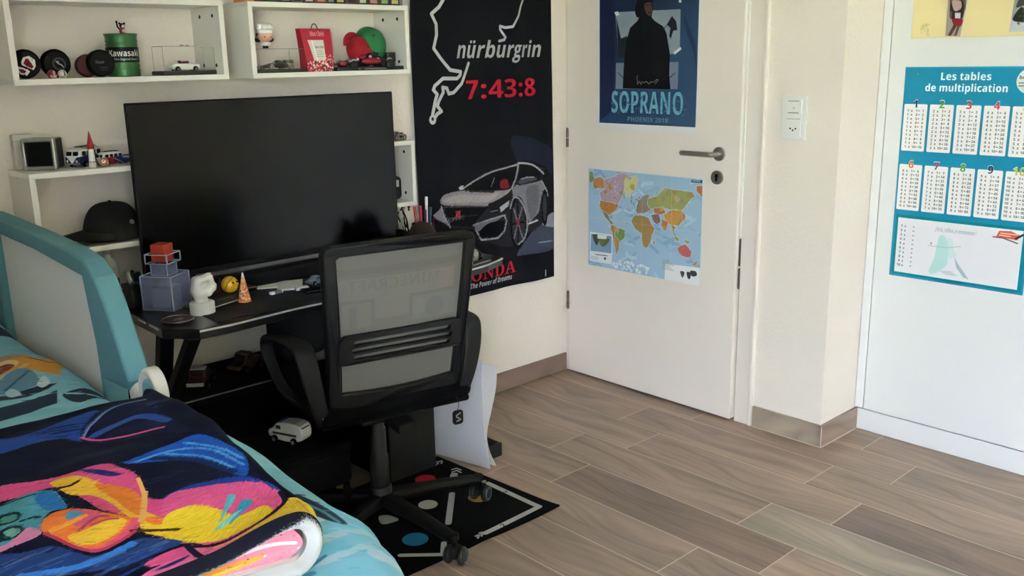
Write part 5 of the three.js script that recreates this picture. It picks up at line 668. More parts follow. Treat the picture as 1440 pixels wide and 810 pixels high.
  const mt = sheetPrint(-0.2, 0.2, 0.5, 0.95, 1600, (p) => { p.fill('#6f6e66'); p.c.filter = 'none'; const d = 'rgba(96,95,88,.4)', l = 'rgba(136,134,124,.4)'; p.rect(-0.19, 0.18, 0.87, 0.89, d); p.rect(-0.19, 0.1, 0.8, 0.86, l); p.rect(-0.08, 0.02, 0.74, 0.8, l); p.rect(-0.17, -0.09, 0.72, 0.79, 'rgba(135,133,122,.35)'); p.rect(0.03, 0.17, 0.72, 0.79, 'rgba(128,130,128,.35)'); p.rect(0.1, 0.16, 0.8, 0.86, 'rgba(166,140,124,.3)'); { const c = p.c; c.save(); c.translate(p.X(0.115), p.Y(0.825)); c.scale(-1, 1); c.font = 'bold ' + 0.042 * p.ppm + 'px sans-serif'; c.fillStyle = 'rgba(96,96,88,.32)'; const m = c.measureText('MINECRAFT').width; c.scale((0.27 * p.ppm) / m, 1); c.fillText('MINECRAFT', 0, 0); c.restore(); } p.oval(0.1, 0.75, 0.03, 0.03, 'rgba(98,100,102,.4)'); p.oval(0.05, 0.755, 0.02, 0.028, 'rgba(128,128,118,.4)'); p.rect(-0.15, -0.13, 0.72, 0.78, 'rgba(92,92,84,.3)'); for (let i = 0; i < 640; i++) { p.c.fillStyle = i & 1 ? 'rgba(90,90,84,.22)' : 'rgba(190,188,176,.12)'; p.c.fillRect(i * 1.3, 0, 0.7, p.h); } for (let i = 0; i < 560; i++) { p.c.fillStyle = 'rgba(84,84,78,.2)'; p.c.fillRect(0, i * 1.3, p.w, 0.6); } });
  part(c, 'mesh_panel', sheet(20, 30, (u, v) => { const y = 0.522 + 0.412 * v, h = side(y) - 0.028, x = (2 * u - 1) * h; return [x, y, zb(x, y) + 0.001]; }, (u, v) => { const y = 0.522 + 0.412 * v; return [((2 * u - 1) * (side(y) - 0.028) + 0.2) / 0.4, (y - 0.5) / 0.45]; }), new THREE.MeshPhysicalMaterial({ map: mt, roughness: 0.8, side: THREE.DoubleSide, transmission: 0.12, thickness: 0 }));
  const lo = rrect(0.37, 0.088, 0.022, 5).map(([x, y]) => [x * (1 - 0.4 * y), y + 0.662 - 0.12 * x * x * 0]); const slots = [-1, 0, 1].map((k) => rrect(0.3 - Math.abs(k) * 0.012, 0.0125, 0.006, 4).map(([x, y]) => [x, y + 0.662 + k * 0.0215]));
  part(c, 'lumbar_support', bend(ext(lo, 0.012, 0.003, slots), 0.012), frameP);
  // arms: one looped band each
  for (const s of [-1, 1]) {
    const path = new THREE.CatmullRomCurve3([[.2, 0.432, 0.06], [.218, 0.44, 0.15], [.235, 0.5, 0.178], [.252, 0.58, 0.186], [.262, 0.645, 0.178], [.266, 0.672, 0.15], [.27, 0.668, 0.04], [.276, 0.648, -0.08], [.278, 0.618, -0.14], [.274, 0.56, -0.13], [.255, 0.48, -0.06], [.2, 0.436, 0.01]].map((p) => V3(s * p[0], p[1], p[2])), false, 'catmullrom', 0.5);
    const N = 70, P = path.getSpacedPoints(N), g = sheet(20, N, (u, v) => {
      const i = Math.round(v * N), a = P[Math.max(0, i - 1)], b = P[Math.min(N, i + 1)], T = b.clone().sub(a).normalize(), Wd = V3(1, 0.0, 0), Nn = V3().crossVectors(T, Wd).normalize(), t = u * 2 * Math.PI;
      const w = (0.0175 + 0.011 * Math.exp(-Math.pow((v - 0.36) / 0.2, 2))), h = 0.0095, cx = Math.sign(Math.cos(t)) * Math.abs(Math.cos(t)) ** 0.5 * w, cy = Math.sign(Math.sin(t)) * Math.abs(Math.sin(t)) ** 0.5 * h;
      return P[i].clone().setX(P[i].x * (s > 0 ? 0.925 : 1)).addScaledVector(Wd, cx).addScaledVector(Nn, cy).toArray();
    });
    const arm = part(c, 'armrest', g, frameP);
    part(arm, 'bolt', [mv(cyl(0.009, 0.006, 16), s * 0.212 + (s > 0 ? 0.006 : -0.012), 0.47, 0.172, 0, 0, Math.PI / 2)], steel);
  }
  const kf = thing('key_tag', 'small black tag with white print hanging under the chair back', 'key tag', [-1.342, 0.41, 0.86], -0.2); part(kf, 'tag', [mv(ext(rrect(0.034, 0.044, 0.01), 0.004, 0.001), 0, -0.022, 0)], blackP); part(kf, 'print', [mv(box(0.018, 0.004, 0.001, 0.0003), 0, -0.012, 0.0055, 0, 0, 0.4), mv(box(0.014, 0.004, 0.001, 0.0003), -0.002, -0.022, 0.0055, 0, 0, -0.6), mv(box(0.016, 0.004, 0.001, 0.0003), 0.001, -0.031, 0.0055, 0, 0, 0.3)], M(0x9a9a9a, 0.5)); part(kf, 'cord', tube([[0, 0, 0.002], [.004, 0.02, 0.002], [.0, 0.052, -0.006]], 0.0012, 12, 6), charcoal);
}
// ---------- floor mat and boards ----------
{
  const q = [[-1.83, 0.36], [-1.033, 0.352], [-.998, 0.947], [-1.83, 0.925]];
  const t = sheetPrint(-1.84, -0.98, 0.33, 0.96, 1300, (p) => {
    p.fill('#060607'); const W = '#b2b0ac';
    p.line([[-1.051,.652],[-1.048,.899],[-1.287,.906]], W, 0.021); p.line([[-1.188,.626],[-1.326,.776]], W, 0.021); p.line([[-1.267,.405],[-1.088,.404]], W, 0.02);
    p.line([[-1.549,.828],[-1.457,.913],[-1.413,.862]], W, 0.018); p.line([[-1.088,.516],[-1.101,.528]], W, 0.026);
    p.oval(...[[-1.184,.475]][0], 0.036, 0.036, '#a3202c'); p.oval(...[[-1.461,.783]][0], 0.04, 0.04, '#1f6f9c'); p.oval(...[[-1.143,.709]][0], 0.035, 0.035, '#b58f4a'); p.oval(...[[-1.294,.631]][0], 0.032, 0.032, '#c2c0bc'); p.poly([[-1.457,.585],[-1.429,.599],[-1.424,.648],[-1.477,.636]], '#a9a9a8', true);
    for (const [a, b, c] of [[[-1.068,.625],[-1.056,.628],[-1.073,.639]], [[-1.057,.627],[-1.044,.630],[-1.063,.642]], [[-1.320,.900],[-1.308,.901],[-1.323,.914]], [[-1.299,.894],[-1.291,.895],[-1.307,.913]], [[-1.071,.389],[-1.062,.393],[-1.075,.407]], [[-1.057,.393],[-1.048,.396],[-1.063,.413]], [[-1.069,.480],[-1.051,.483],[-1.049,.505]], [[-1.082,.497],[-1.062,.497],[-1.062,.521]]]) p.line([a, b, c], W, 0.008);
    const tx = (s, [x, z], r) => { p.c.save(); p.c.translate(p.X(x), p.Y(z)); p.c.rotate(r); p.c.font = 'bold ' + 0.028 * p.ppm + 'px sans-serif'; p.c.fillStyle = '#17171a'; p.c.textAlign = 'center'; p.c.textBaseline = 'middle'; p.c.fillText(s, 0, 0); p.c.restore(); };
    tx('2', [[-1.056,.741]][0], 1.57); tx('2', [[-1.213,.907]][0], -0.1); tx('4', [[-1.173,.400]][0], 0);
  }, true);
  const g = merge(...[.0042, 0.0012].map((h) => sheet(40, 30, (u, v) => { const x = (q[0][0] * (1 - u) + q[1][0] * u) * (1 - v) + (q[3][0] * (1 - u) + q[2][0] * u) * v, z = (q[0][1] * (1 - u) + q[1][1] * u) * (1 - v) + (q[3][1] * (1 - u) + q[2][1] * u) * v; const lift = 0.006 * Math.pow(Math.max(0, u * v - 0.82) / 0.18, 2) + 0.003 * Math.exp(-Math.pow((u - 0.62) / 0.05, 2)) * Math.pow(v, 12); return [x, h + lift, z]; }, (u, v) => { const x = (q[0][0] * (1 - u) + q[1][0] * u) * (1 - v) + (q[3][0] * (1 - u) + q[2][0] * u) * v, z = (q[0][1] * (1 - u) + q[1][1] * u) * (1 - v) + (q[3][1] * (1 - u) + q[2][1] * u) * v; return [(x + 1.84) / 0.86, 1 - (z - 0.33) / 0.63]; })));
  solo('floor_mat', g, new THREE.MeshPhysicalMaterial({ map: t, roughness: 0.9, side: THREE.DoubleSide, specularIntensity: 0.25 }), 'black play mat with white lines and coloured dots under the chair', 'mat');
  const board = (label, near, far, shade) => { // near edge and far edge: [x, y] profiles from the floor up
    const at = (pf, v) => { const n = pf.length - 1, k = Math.min(n - 1, Math.floor(v * n)), f = v * n - k; return [pf[k][0] * (1 - f) + pf[k + 1][0] * f, pf[k][1] * (1 - f) + pf[k + 1][1] * f]; };
    const N = smooth(near, 4, false), F = smooth(far, 4, false), f = (s) => (u, v) => { const a = at(N, v), b = at(F, v); return [a[0] * (1 - u) + b[0] * u + s, Math.max(0.0055, a[1] * (1 - u) + b[1] * u), 0.575 * (1 - u) + 0.33 * u]; };
    return solo('white_board_sheet', merge(sheet(10, 24, f(0)), sheet(10, 24, f(0.0025)), sheet(1, 24, (u, v) => { const p = f(0)(0, v); return [p[0] + 0.0025 * u, p[1], p[2]]; }), sheet(1, 10, (u, v) => { const p = f(0)(v, 1); return [p[0] + 0.0025 * u, p[1], p[2]]; })), M(shade, 0.6, 0, { side: THREE.DoubleSide }), label, 'board');
  };
  const n1 = [[-.973,.002],[-.987,.095],[-.997,.199],[-.999,.305],[-.999,.415]], n2 = [[-.946,.009],[-.977,.082],[-.985,.143],[-.959,.228],[-.937,.302],[-.931,.379]];
  board('large white board sheet leaning on the computer tower', n1, n1.map(([x, y]) => [x - 0.055 - 0.02 * y, y]), 0xdcdbe2);
  board('bent white sheet with brownish side behind the leaning board', n2, n2.map(([x, y], i) => [Math.min(x - 0.012, n1[Math.min(i, 4)][0] - 0.0) - 0.03, y]), 0xd9d5d2);
}
// ---------- bed ----------
const edgeZ = [[.0, -2.352], [1.02, -2.352], [1.09, -2.345], [1.14, -2.29], [1.28, -2.272], [1.5, -2.275], [1.62, -2.279], [1.72, -2.28], [1.8, -2.268], [1.88, -2.289], [1.965, -2.312], [2.15, -2.33]];
const lerpTab = (tab, z) => { if (z <= tab[0][0]) return tab[0][1]; for (let i = 1; i < tab.length; i++) if (z <= tab[i][0]) { const t = (z - tab[i - 1][0]) / (tab[i][0] - tab[i - 1][0]); return tab[i - 1][1] + (tab[i][1] - tab[i - 1][1]) * t * t * (3 - 2 * t); } return tab[tab.length - 1][1]; };
const bedTop = (x, z) => 0.8 + 0.02 * fbm(x * 3.1 + 2, z * 3.1, 6, 3) + 0.008 * Math.sin(z * 9 + x * 5) - 0.03 * Math.pow(Math.max(0, z - 1.85) / 0.25, 2);
{
  const b = thing('bed', 'single bed along the window wall, hidden by its bedding', 'bed', [-2.77, 0, 1.08]);
  part(b, 'mattress', mv(box(0.8, 0.2, 1.98, 0.06, 4), -0.03, 0.63, 0), M(0xcfcbc4, 0.9)); part(b, 'frame', [bx(-0.44, 0.42, 0.42, 0.56, -1.0, 1.0, 0.006)], M(0xc9b9a2, 0.6)); for (const [x, z] of [[-.4, -0.95], [.38, -0.95], [-.4, 0.95], [.38, 0.95]]) part(b, 'leg', bx(x - 0.03, x + 0.03, 0, 0.42, z - 0.03, z + 0.03, 0.004), M(0xc9b9a2, 0.6)); part(b, 'headboard', bx(-0.44, 0.42, 0.42, 0.9, -1.04, -1.0, 0.006), M(0xc9b9a2, 0.6));
  // printed duvet: flat on top, rolled over the edge, hanging down
  const A0 = -3.24, L = 1.5, ZL = 2.2;
  const t = sheetPrint(A0, A0 + L, 0, ZL, 640, (p) => {
    p.fill('#82bfd2');
    for (let i = 0; i < 160; i++) { const x = -2.9 + rnd() * 1.0, z = rnd() * 2.2; p.line([[x, z], [x + 0.1 * (rnd() - 0.3), z + 0.06 * (rnd() - 0.5)], [x + 0.2 * rnd(), z + 0.1 * (rnd() - 0.5)]], ['rgba(132,192,206,.5)', 'rgba(116,178,194,.4)', 'rgba(154,206,216,.45)'][i % 3], 0.02 + 0.03 * rnd(), true); }
    p.poly([[-2.6, 2.2], [-2.46, 1.9], [-2.38, 1.82], [-2.28, 1.78], [-1.74, 1.76], [-1.74, 2.2]], '#86c6ea');
    for (let i = 0; i < 110; i++) { const x = -2.5 + rnd() * 0.6, z = 1.78 + rnd() * 0.4; p.line([[x, z], [x + 0.05, z + 0.05 * (rnd() - 0.3)], [x + 0.12, z + 0.1 * (rnd() - 0.4)]], ['rgba(132,205,236,.75)', 'rgba(190,216,240,.75)', 'rgba(104,194,226,.65)', 'rgba(206,222,244,.65)'][i % 4], 0.012 + 0.025 * rnd(), true); }
    const nv = '#152a47';
    p.poly([[-2.402,.306],[-2.378,.307],[-2.317,.334],[-2.307,.407],[-2.308,.499],[-2.305,.599],[-2.321,.683],[-2.328,.630],[-2.332,.549],[-2.336,.400],[-2.404,.405],[-2.426,.401]], nv, true);
    p.poly([[-2.312,.053],[-2.308,.141],[-2.310,.229],[-2.329,.168],[-2.334,.089]], nv, true); p.line([[-2.319,.446],[-2.314,.567],[-2.332,.798],[-2.337,.710]], '#8fc0cc', 0.006, true);
    p.poly([[-2.350,.673],[-2.344,.719],[-2.349,.781],[-2.355,.733]], nv, true);
    p.poly([[-2.570,.970],[-2.519,.951],[-2.471,.936],[-2.438,.935],[-2.464,.964],[-2.511,.990],[-2.558,.992],[-2.580,1.009]], nv); p.poly([[-2.586,1.034],[-2.538,1.022],[-2.474,.996],[-2.451,.977],[-2.474,1.049],[-2.526,1.074],[-2.583,1.089],[-2.598,1.082]], nv); p.poly([[-2.447,1.003],[-2.394,.981],[-2.353,1.024],[-2.334,1.083],[-2.332,1.143],[-2.339,1.246],[-2.350,1.175],[-2.356,1.075],[-2.392,1.045],[-2.435,1.057],[-2.450,1.036]], nv, true); p.line([[-2.442,1.002],[-2.397,1.018],[-2.355,1.070]], '#9cc7d0', 0.008, true);
    p.poly([[-2.508,.745],[-2.465,.660],[-2.438,.627],[-2.428,.699],[-2.413,.741],[-2.379,.728],[-2.348,.732],[-2.406,.850],[-2.413,.892],[-2.444,.847],[-2.460,.794],[-2.481,.797],[-2.516,.814]], '#e29a3a'); p.poly([[-2.487,.663],[-2.446,.629],[-2.428,.643],[-2.419,.707],[-2.435,.686],[-2.461,.685],[-2.504,.749]], '#a98f86', true); p.poly([[-2.496,.719],[-2.465,.700],[-2.453,.731],[-2.468,.767],[-2.502,.780]], '#e6cd86', true); p.poly([[-2.507,.759],[-2.480,.736],[-2.468,.757],[-2.489,.789],[-2.520,.810]], '#7d2630', true); p.line([[-2.526,.834],[-2.489,.825],[-2.464,.790],[-2.445,.760]], '#e6c06a', 0.012, true);
    p.poly([[-2.554,.925],[-2.521,.851],[-2.475,.792],[-2.455,.812],[-2.462,.911],[-2.497,.941],[-2.538,.952]], '#5f8dab', true); p.poly([[-2.472,.923],[-2.444,.879],[-2.448,.926],[-2.470,.951]], '#cfe0e4', true); p.poly([[-2.536,.944],[-2.518,.924],[-2.512,.964],[-2.535,.976]], '#a9c9d4', true); p.line([[-2.531,.927],[-2.494,.878],[-2.460,.831]], '#31506e', 0.006, true); p.line([[-2.431,.709],[-2.402,.778],[-2.351,.737]], '#3a3a40', 0.004);
    p.poly([[[-2.351,1.706],[-2.336,1.745],[-2.337,1.823],[-2.353,1.805],[-2.365,1.760],[-2.360,1.729]]][0].map(([x, z]) => [x + 0.01, z]), nv, true); p.line([[-2.352,1.726],[-2.337,1.757],[-2.335,1.814]], '#4f8aa0', 0.006, true);
    p.brush(5000, 8, 3, (a, b) => -0.4 + Math.sin(a * 8 + b * 11));
    p.line([[-2.468,1.917],[-2.424,1.892],[-2.402,1.885]], '#2f7fb0', 0.006, true); p.line([[-2.478,1.914],[-2.456,1.915],[-2.438,1.913]], '#3d93c4', 0.01, true);
  }, true);
  const prof = (s, z) => { // s in metres from the wall side
    const e = lerpTab(edgeZ, z), r = 0.075, xt = e - r, flat = xt - A0, arc = r * Math.PI / 2;
    if (s <= flat) return [A0 + s, bedTop(A0 + s, z) - 0.012 * Math.pow(s / flat, 8)];
    const y0 = bedTop(xt, z) - 0.012;
    if (s <= flat + arc) { const a = (s - flat) / r; return [xt + r * Math.sin(a), y0 - r * (1 - Math.cos(a))]; }
    const d = s - flat - arc; return [e + 0.012 * Math.sin(z * 14 + 1) * Math.min(1, d * 4) - d * 0.05, y0 - r - d];
  };
  const duvet = sheet(110, 120, (u, v) => { const z = 0.06 + (ZL - 0.12) * v, [x, y] = prof(u * (L - 0.12), z); return [x, y + 0.003 * fbm(x * 14, z * 14, 2, 3), z]; }, (u, v) => [(u * (L - 0.12)) / L, 1 - (0.06 + (ZL - 0.12) * v) / ZL]);
  solo('duvet', duvet, new THREE.MeshPhysicalMaterial({ map: t, roughness: 0.85, side: THREE.DoubleSide }), 'aqua printed duvet with navy bands covering the bed', 'duvet');
}
{ // fleece blanket folded over: upper layer, rounded fold at the right, lower layer
  const edge = [[-2.362,1.485],[-2.375,1.608],[-2.394,1.791],[-2.397,1.853],[-2.419,1.911],[-2.450,1.950]].map(([x, z]) => [z, x]);
  edge.unshift([.9, -2.355], [1.3, -2.352]); edge.push([2.2, edge[edge.length - 1][1] - 0.1]);
  const T0 = 0.02, T1 = 0.023, G0 = 0.015, XL = -3.15;                                        // layer thickness, half the opening in the fold
  const nearZ = (x) => 1.902 + 0.18 * (x + 2.445);
  const put = (t, w, inn) => {
    const arc = (t - 0.55) / 0.25, top = t < 0.55, low = t >= 0.8, f = top ? t / 0.55 : low ? (1 - t) / 0.2 : 1;
    const xa = XL + f * (-2.4 - XL), zF = 1.185 + 0.012 * Math.sin((xa + 2.4) * -8) + 0.06 * THREE.MathUtils.smoothstep(xa, -2.5, -2.38);
    const zN = nearZ(xa) + (low ? 0.018 : top ? 0 : 0.018 * arc), z = zF + (zN - zF) * w;
    const wn = Math.pow(Math.max(0, w - 0.55) / 0.45, 3), G = 0.002 + (G0 - 0.002) * wn, T = T0 + (T1 - T0) * wn, cx = lerpTab(edge, z) - G - T, x0 = XL + f * (cx - XL), open = G * Math.exp(-Math.pow((cx - x0) / 0.085, 2));
    const base = bedTop(Math.min(x0, cx), z) + 0.006, r = inn ? open : open + T, mid = base + T + open;
    let x = x0, y = top ? mid + r : mid - r;
    if (!top && !low) { x = cx + r * Math.sin(arc * Math.PI); y = mid + r * Math.cos(arc * Math.PI); }
    const lump = 0.01 * fbm(x * 6, z * 6, 9, 3);
    return [x, y + (t < 0.62 ? lump : 0) - (w < 0.05 && top ? (0.05 - w) * 0.5 : 0), z];
  };
  const X0 = -2.9, X1 = -2.3, Z0 = 1.1, Z1 = 2.05, uvx = (p) => [(p[0] - X0) / (X1 - X0), 1 - (p[2] - Z0) / (Z1 - Z0)];
  const t = sheetPrint(X0, X1, Z0, Z1, 1800, (p) => {
    p.fill('#10132a');
    const streak = (n, bx4, cols, dx, dz, w) => { for (let i = 0; i < n; i++) { const x = bx4[0] + rnd() * (bx4[1] - bx4[0]), z = bx4[2] + rnd() * (bx4[3] - bx4[2]); p.line([[x, z], [x + dx * (0.5 + rnd()), z + dz * (0.5 + rnd())]], cols[i % cols.length], w * (0.5 + rnd())); } };
    streak(260, [-2.9, -2.3, 1.2, 1.7], ['rgba(32,40,70,.5)', 'rgba(18,20,40,.5)', 'rgba(24,32,62,.5)'], 0.04, 0.006, 0.004);
    p.poly([[-2.642,1.278],[-2.601,1.292],[-2.557,1.289],[-2.519,1.268],[-2.474,1.261],[-2.480,1.308],[-2.537,1.402],[-2.559,1.371],[-2.602,1.363],[-2.663,1.361]], '#23479a', true); streak(60, [-2.6, -2.42, 1.3, 1.36], ['rgba(22,26,60,.6)', 'rgba(44,92,190,.6)'], 0.05, 0.02, 0.004);
    p.poly([[-2.541,1.399],[-2.485,1.292],[-2.424,1.269],[-2.410,1.327],[-2.412,1.447],[-2.416,1.525],[-2.451,1.490],[-2.497,1.461]], '#171c3a', true); p.line([[-2.536,1.389],[-2.490,1.308],[-2.434,1.274],[-2.397,1.296]], '#4b6fb4', 0.006, true); p.line([[-2.521,1.397],[-2.462,1.367],[-2.430,1.379],[-2.422,1.446]], '#2c4f9a', 0.018, true);
    p.line([[-2.536,1.386],[-2.532,1.415],[-2.491,1.446],[-2.462,1.458],[-2.438,1.471]], '#d24f86', 0.006, true);
    p.poly([[-2.537,1.567],[-2.501,1.556],[-2.457,1.550],[-2.409,1.554],[-2.395,1.656],[-2.430,1.733],[-2.450,1.670],[-2.465,1.612],[-2.497,1.600]], '#1f55b8', true); for (const q of [[[-2.522,1.574],[-2.465,1.569],[-2.420,1.598],[-2.413,1.692]], [[-2.479,1.579],[-2.444,1.607],[-2.428,1.692]], [[-2.442,1.560],[-2.411,1.599],[-2.403,1.672]]]) p.line(q, '#55a0e0', 0.006, true); p.line([[-2.498,1.583],[-2.456,1.614],[-2.435,1.706]], '#172a5e', 0.014, true);
    p.poly([[-2.534,1.706],[-2.495,1.701],[-2.457,1.713],[-2.426,1.743],[-2.415,1.791],[-2.425,1.832],[-2.444,1.853],[-2.442,1.773],[-2.478,1.727],[-2.533,1.724]], '#1f3f9c', true);
    // pink and yellow creature
    p.poly([[-2.696,1.505],[-2.682,1.498],[-2.653,1.511],[-2.624,1.526],[-2.592,1.534],[-2.572,1.536],[-2.553,1.549],[-2.545,1.580],[-2.538,1.618],[-2.550,1.673],[-2.565,1.715],[-2.582,1.753],[-2.601,1.718],[-2.614,1.694],[-2.618,1.631],[-2.623,1.582],[-2.643,1.560],[-2.666,1.559],[-2.696,1.554],[-2.709,1.554]], '#e0568c', true);
    p.poly([[-2.587,1.533],[-2.574,1.555],[-2.558,1.590],[-2.554,1.604],[-2.569,1.595],[-2.582,1.566]], '#2a2f78', true);
    p.poly([[-2.630,1.541],[-2.603,1.545],[-2.591,1.580],[-2.579,1.622],[-2.567,1.663],[-2.562,1.700],[-2.580,1.746],[-2.595,1.731],[-2.597,1.672],[-2.606,1.635],[-2.626,1.609],[-2.631,1.571]], '#f2bd3c', true); p.poly([[-2.591,1.604],[-2.569,1.632],[-2.559,1.665],[-2.563,1.703],[-2.579,1.741],[-2.588,1.718],[-2.588,1.671]], '#ef8338', true); p.poly([[-2.617,1.624],[-2.605,1.644],[-2.598,1.709],[-2.597,1.729],[-2.609,1.705],[-2.614,1.672]], '#e2577e', true); p.line([[-2.633,1.576],[-2.616,1.586],[-2.604,1.577]], '#3a2a1c', 0.005, true);
    p.poly([[-2.716,1.584],[-2.700,1.566],[-2.679,1.559],[-2.659,1.556],[-2.645,1.567],[-2.636,1.588],[-2.640,1.641],[-2.646,1.653],[-2.661,1.646],[-2.680,1.672],[-2.690,1.698],[-2.713,1.704],[-2.736,1.707],[-2.747,1.707]], '#4e97ab', true); p.poly([[-2.658,1.566],[-2.640,1.578],[-2.640,1.626],[-2.644,1.649],[-2.661,1.640],[-2.665,1.607]], '#2b6fb0', true); p.poly([[-2.714,1.606],[-2.697,1.602],[-2.689,1.612],[-2.696,1.633],[-2.707,1.639],[-2.722,1.636]], '#12343a', true); p.poly([[-2.711,1.611],[-2.699,1.610],[-2.694,1.616],[-2.700,1.632],[-2.716,1.630]], '#4d8f86', true); p.poly([[-2.728,1.660],[-2.712,1.649],[-2.702,1.658],[-2.701,1.676],[-2.712,1.688],[-2.726,1.689],[-2.734,1.684]], '#142a34', true); p.poly([[-2.723,1.665],[-2.712,1.658],[-2.705,1.665],[-2.707,1.678],[-2.719,1.684]], '#6fae9e', true); p.line([[-2.696,1.643],[-2.683,1.640],[-2.677,1.652]], '#16303c', 0.006, true); p.poly([[-2.742,1.699],[-2.722,1.696],[-2.697,1.673],[-2.687,1.695],[-2.695,1.706],[-2.719,1.710],[-2.745,1.710]], '#cf7fa4', true);
    p.poly([[-2.685,1.685],[-2.673,1.662],[-2.657,1.653],[-2.640,1.659],[-2.626,1.679],[-2.611,1.710],[-2.593,1.736],[-2.585,1.751],[-2.600,1.770],[-2.622,1.784],[-2.640,1.791],[-2.655,1.788],[-2.669,1.765],[-2.679,1.726],[-2.686,1.704]], '#f07c3c', true); p.poly([[-2.642,1.665],[-2.627,1.683],[-2.618,1.707],[-2.631,1.720],[-2.651,1.719],[-2.654,1.691]], '#e4607c', true); p.poly([[-2.668,1.732],[-2.644,1.732],[-2.622,1.729],[-2.606,1.730],[-2.600,1.745],[-2.618,1.764],[-2.645,1.772],[-2.663,1.760]], '#f4c23c', true); p.poly([[-2.680,1.727],[-2.667,1.761],[-2.652,1.780],[-2.634,1.778],[-2.610,1.763],[-2.592,1.744],[-2.585,1.751],[-2.601,1.774],[-2.627,1.787],[-2.655,1.789],[-2.671,1.762]], '#e8577a', true); p.poly([[-2.652,1.677],[-2.641,1.670],[-2.633,1.688],[-2.647,1.693],[-2.655,1.692]], '#4a9cc0', true); p.line([[-2.653,1.729],[-2.627,1.708],[-2.614,1.718]], '#b0406c', 0.006, true); p.line([[-2.678,1.704],[-2.654,1.703],[-2.636,1.697]], '#f6a03c', 0.01, true);
    p.poly([[-2.557,1.692],[-2.543,1.710],[-2.514,1.724],[-2.485,1.739],[-2.444,1.750],[-2.423,1.786],[-2.496,1.920],[-2.522,1.901],[-2.544,1.877],[-2.556,1.843],[-2.574,1.811],[-2.592,1.777],[-2.583,1.743]], '#e0508c', true);
    p.poly([[-2.574,1.732],[-2.561,1.759],[-2.532,1.754],[-2.517,1.782],[-2.484,1.775],[-2.480,1.800],[-2.494,1.838],[-2.510,1.878],[-2.545,1.866],[-2.559,1.835],[-2.573,1.808],[-2.594,1.776]], '#f2c535', true); p.poly([[-2.578,1.748],[-2.556,1.757],[-2.531,1.756],[-2.557,1.775],[-2.578,1.767]], '#ee7a40', true);
    p.poly([[-2.537,1.712],[-2.495,1.714],[-2.462,1.730],[-2.429,1.760],[-2.420,1.805],[-2.430,1.839],[-2.446,1.860],[-2.465,1.871],[-2.499,1.882],[-2.537,1.873],[-2.559,1.843],[-2.579,1.813]], '#e55c93', true); p.poly([[-2.556,1.758],[-2.515,1.758],[-2.498,1.792],[-2.491,1.830],[-2.456,1.833],[-2.459,1.862],[-2.482,1.877],[-2.515,1.877],[-2.545,1.857],[-2.578,1.810]], '#f2cc35', true);
    for (let i = 0; i < 3; i++) p.poly([[[-2.472,1.764],[-2.468,1.776],[-2.494,1.804],[-2.518,1.828],[-2.499,1.802]], [[-2.466,1.791],[-2.457,1.804],[-2.476,1.822],[-2.508,1.840],[-2.488,1.818]], [[-2.494,1.819],[-2.480,1.818],[-2.515,1.839],[-2.525,1.834]]][i], ['#5fb6c8', '#3f9fcc', '#7fd0c0'][i], true);
    p.line([[-2.563,1.850],[-2.543,1.875],[-2.507,1.888],[-2.467,1.873],[-2.438,1.852]], '#3a1c3a', 0.006, true); p.line([[-2.604,1.769],[-2.583,1.781],[-2.557,1.797]], '#5a3a1c', 0.006, true); p.line([[-2.549,1.675],[-2.567,1.713],[-2.582,1.750]], '#f6b060', 0.008, true);
    p.poly([[-2.563,1.846],[-2.541,1.882],[-2.504,1.891],[-2.462,1.875],[-2.426,1.844],[-2.417,1.857],[-2.425,1.911],[-2.438,1.964],[-2.461,1.961],[-2.491,1.946],[-2.526,1.924],[-2.562,1.908]], '#eac33a', true); p.poly([[-2.563,1.850],[-2.544,1.882],[-2.522,1.895],[-2.503,1.899],[-2.540,1.910],[-2.563,1.910]], '#e46a94', true); p.poly([[-2.425,1.838],[-2.428,1.901],[-2.438,1.943],[-2.468,1.995],[-2.448,2.027],[-2.387,1.935],[-2.394,1.880],[-2.404,1.836]], '#f0d04a'); p.line([[-2.420,1.853],[-2.429,1.907],[-2.446,1.963]], '#e0a83a', 0.006, true);
    p.poly([[-2.746,1.717],[-2.721,1.731],[-2.689,1.740],[-2.673,1.773],[-2.658,1.796],[-2.631,1.798],[-2.604,1.790],[-2.590,1.798],[-2.575,1.813],[-2.567,1.833],[-2.605,1.835],[-2.646,1.838],[-2.668,1.826],[-2.711,1.809],[-2.744,1.802],[-2.765,1.790]], '#25407c', true);
    { p.path([[-2.746,1.717],[-2.721,1.731],[-2.691,1.744],[-2.660,1.802],[-2.633,1.804],[-2.605,1.794],[-2.592,1.802],[-2.577,1.817],[-2.640,1.864],[-2.641,1.904],[-2.535,1.926],[-2.591,2.036],[-2.780,1.849]], false); p.c.save(); p.c.closePath(); p.c.clip(); streak(300, [-2.85, -2.42, 1.74, 1.95], ['rgba(70,130,210,.45)', 'rgba(20,26,52,.6)', 'rgba(150,165,185,.3)', 'rgba(36,70,150,.6)'], 0.05, -0.008, 0.003); p.c.restore(); } p.line([[-2.740,1.786],[-2.707,1.798],[-2.677,1.807],[-2.646,1.806],[-2.614,1.797]], '#3a7fd8', 0.012, true);
    p.poly([[-2.647,1.882],[-2.625,1.864],[-2.596,1.861],[-2.571,1.857],[-2.573,1.894],[-2.579,1.910],[-2.593,1.916],[-2.620,1.909],[-2.637,1.905]], '#e66a9c', true); p.poly([[-2.617,1.845],[-2.591,1.840],[-2.566,1.845],[-2.565,1.863],[-2.581,1.864],[-2.607,1.860],[-2.619,1.854]], '#e0568c', true); p.poly([[-2.618,1.866],[-2.598,1.866],[-2.574,1.868],[-2.585,1.874],[-2.608,1.872]], '#2c2c68', true);
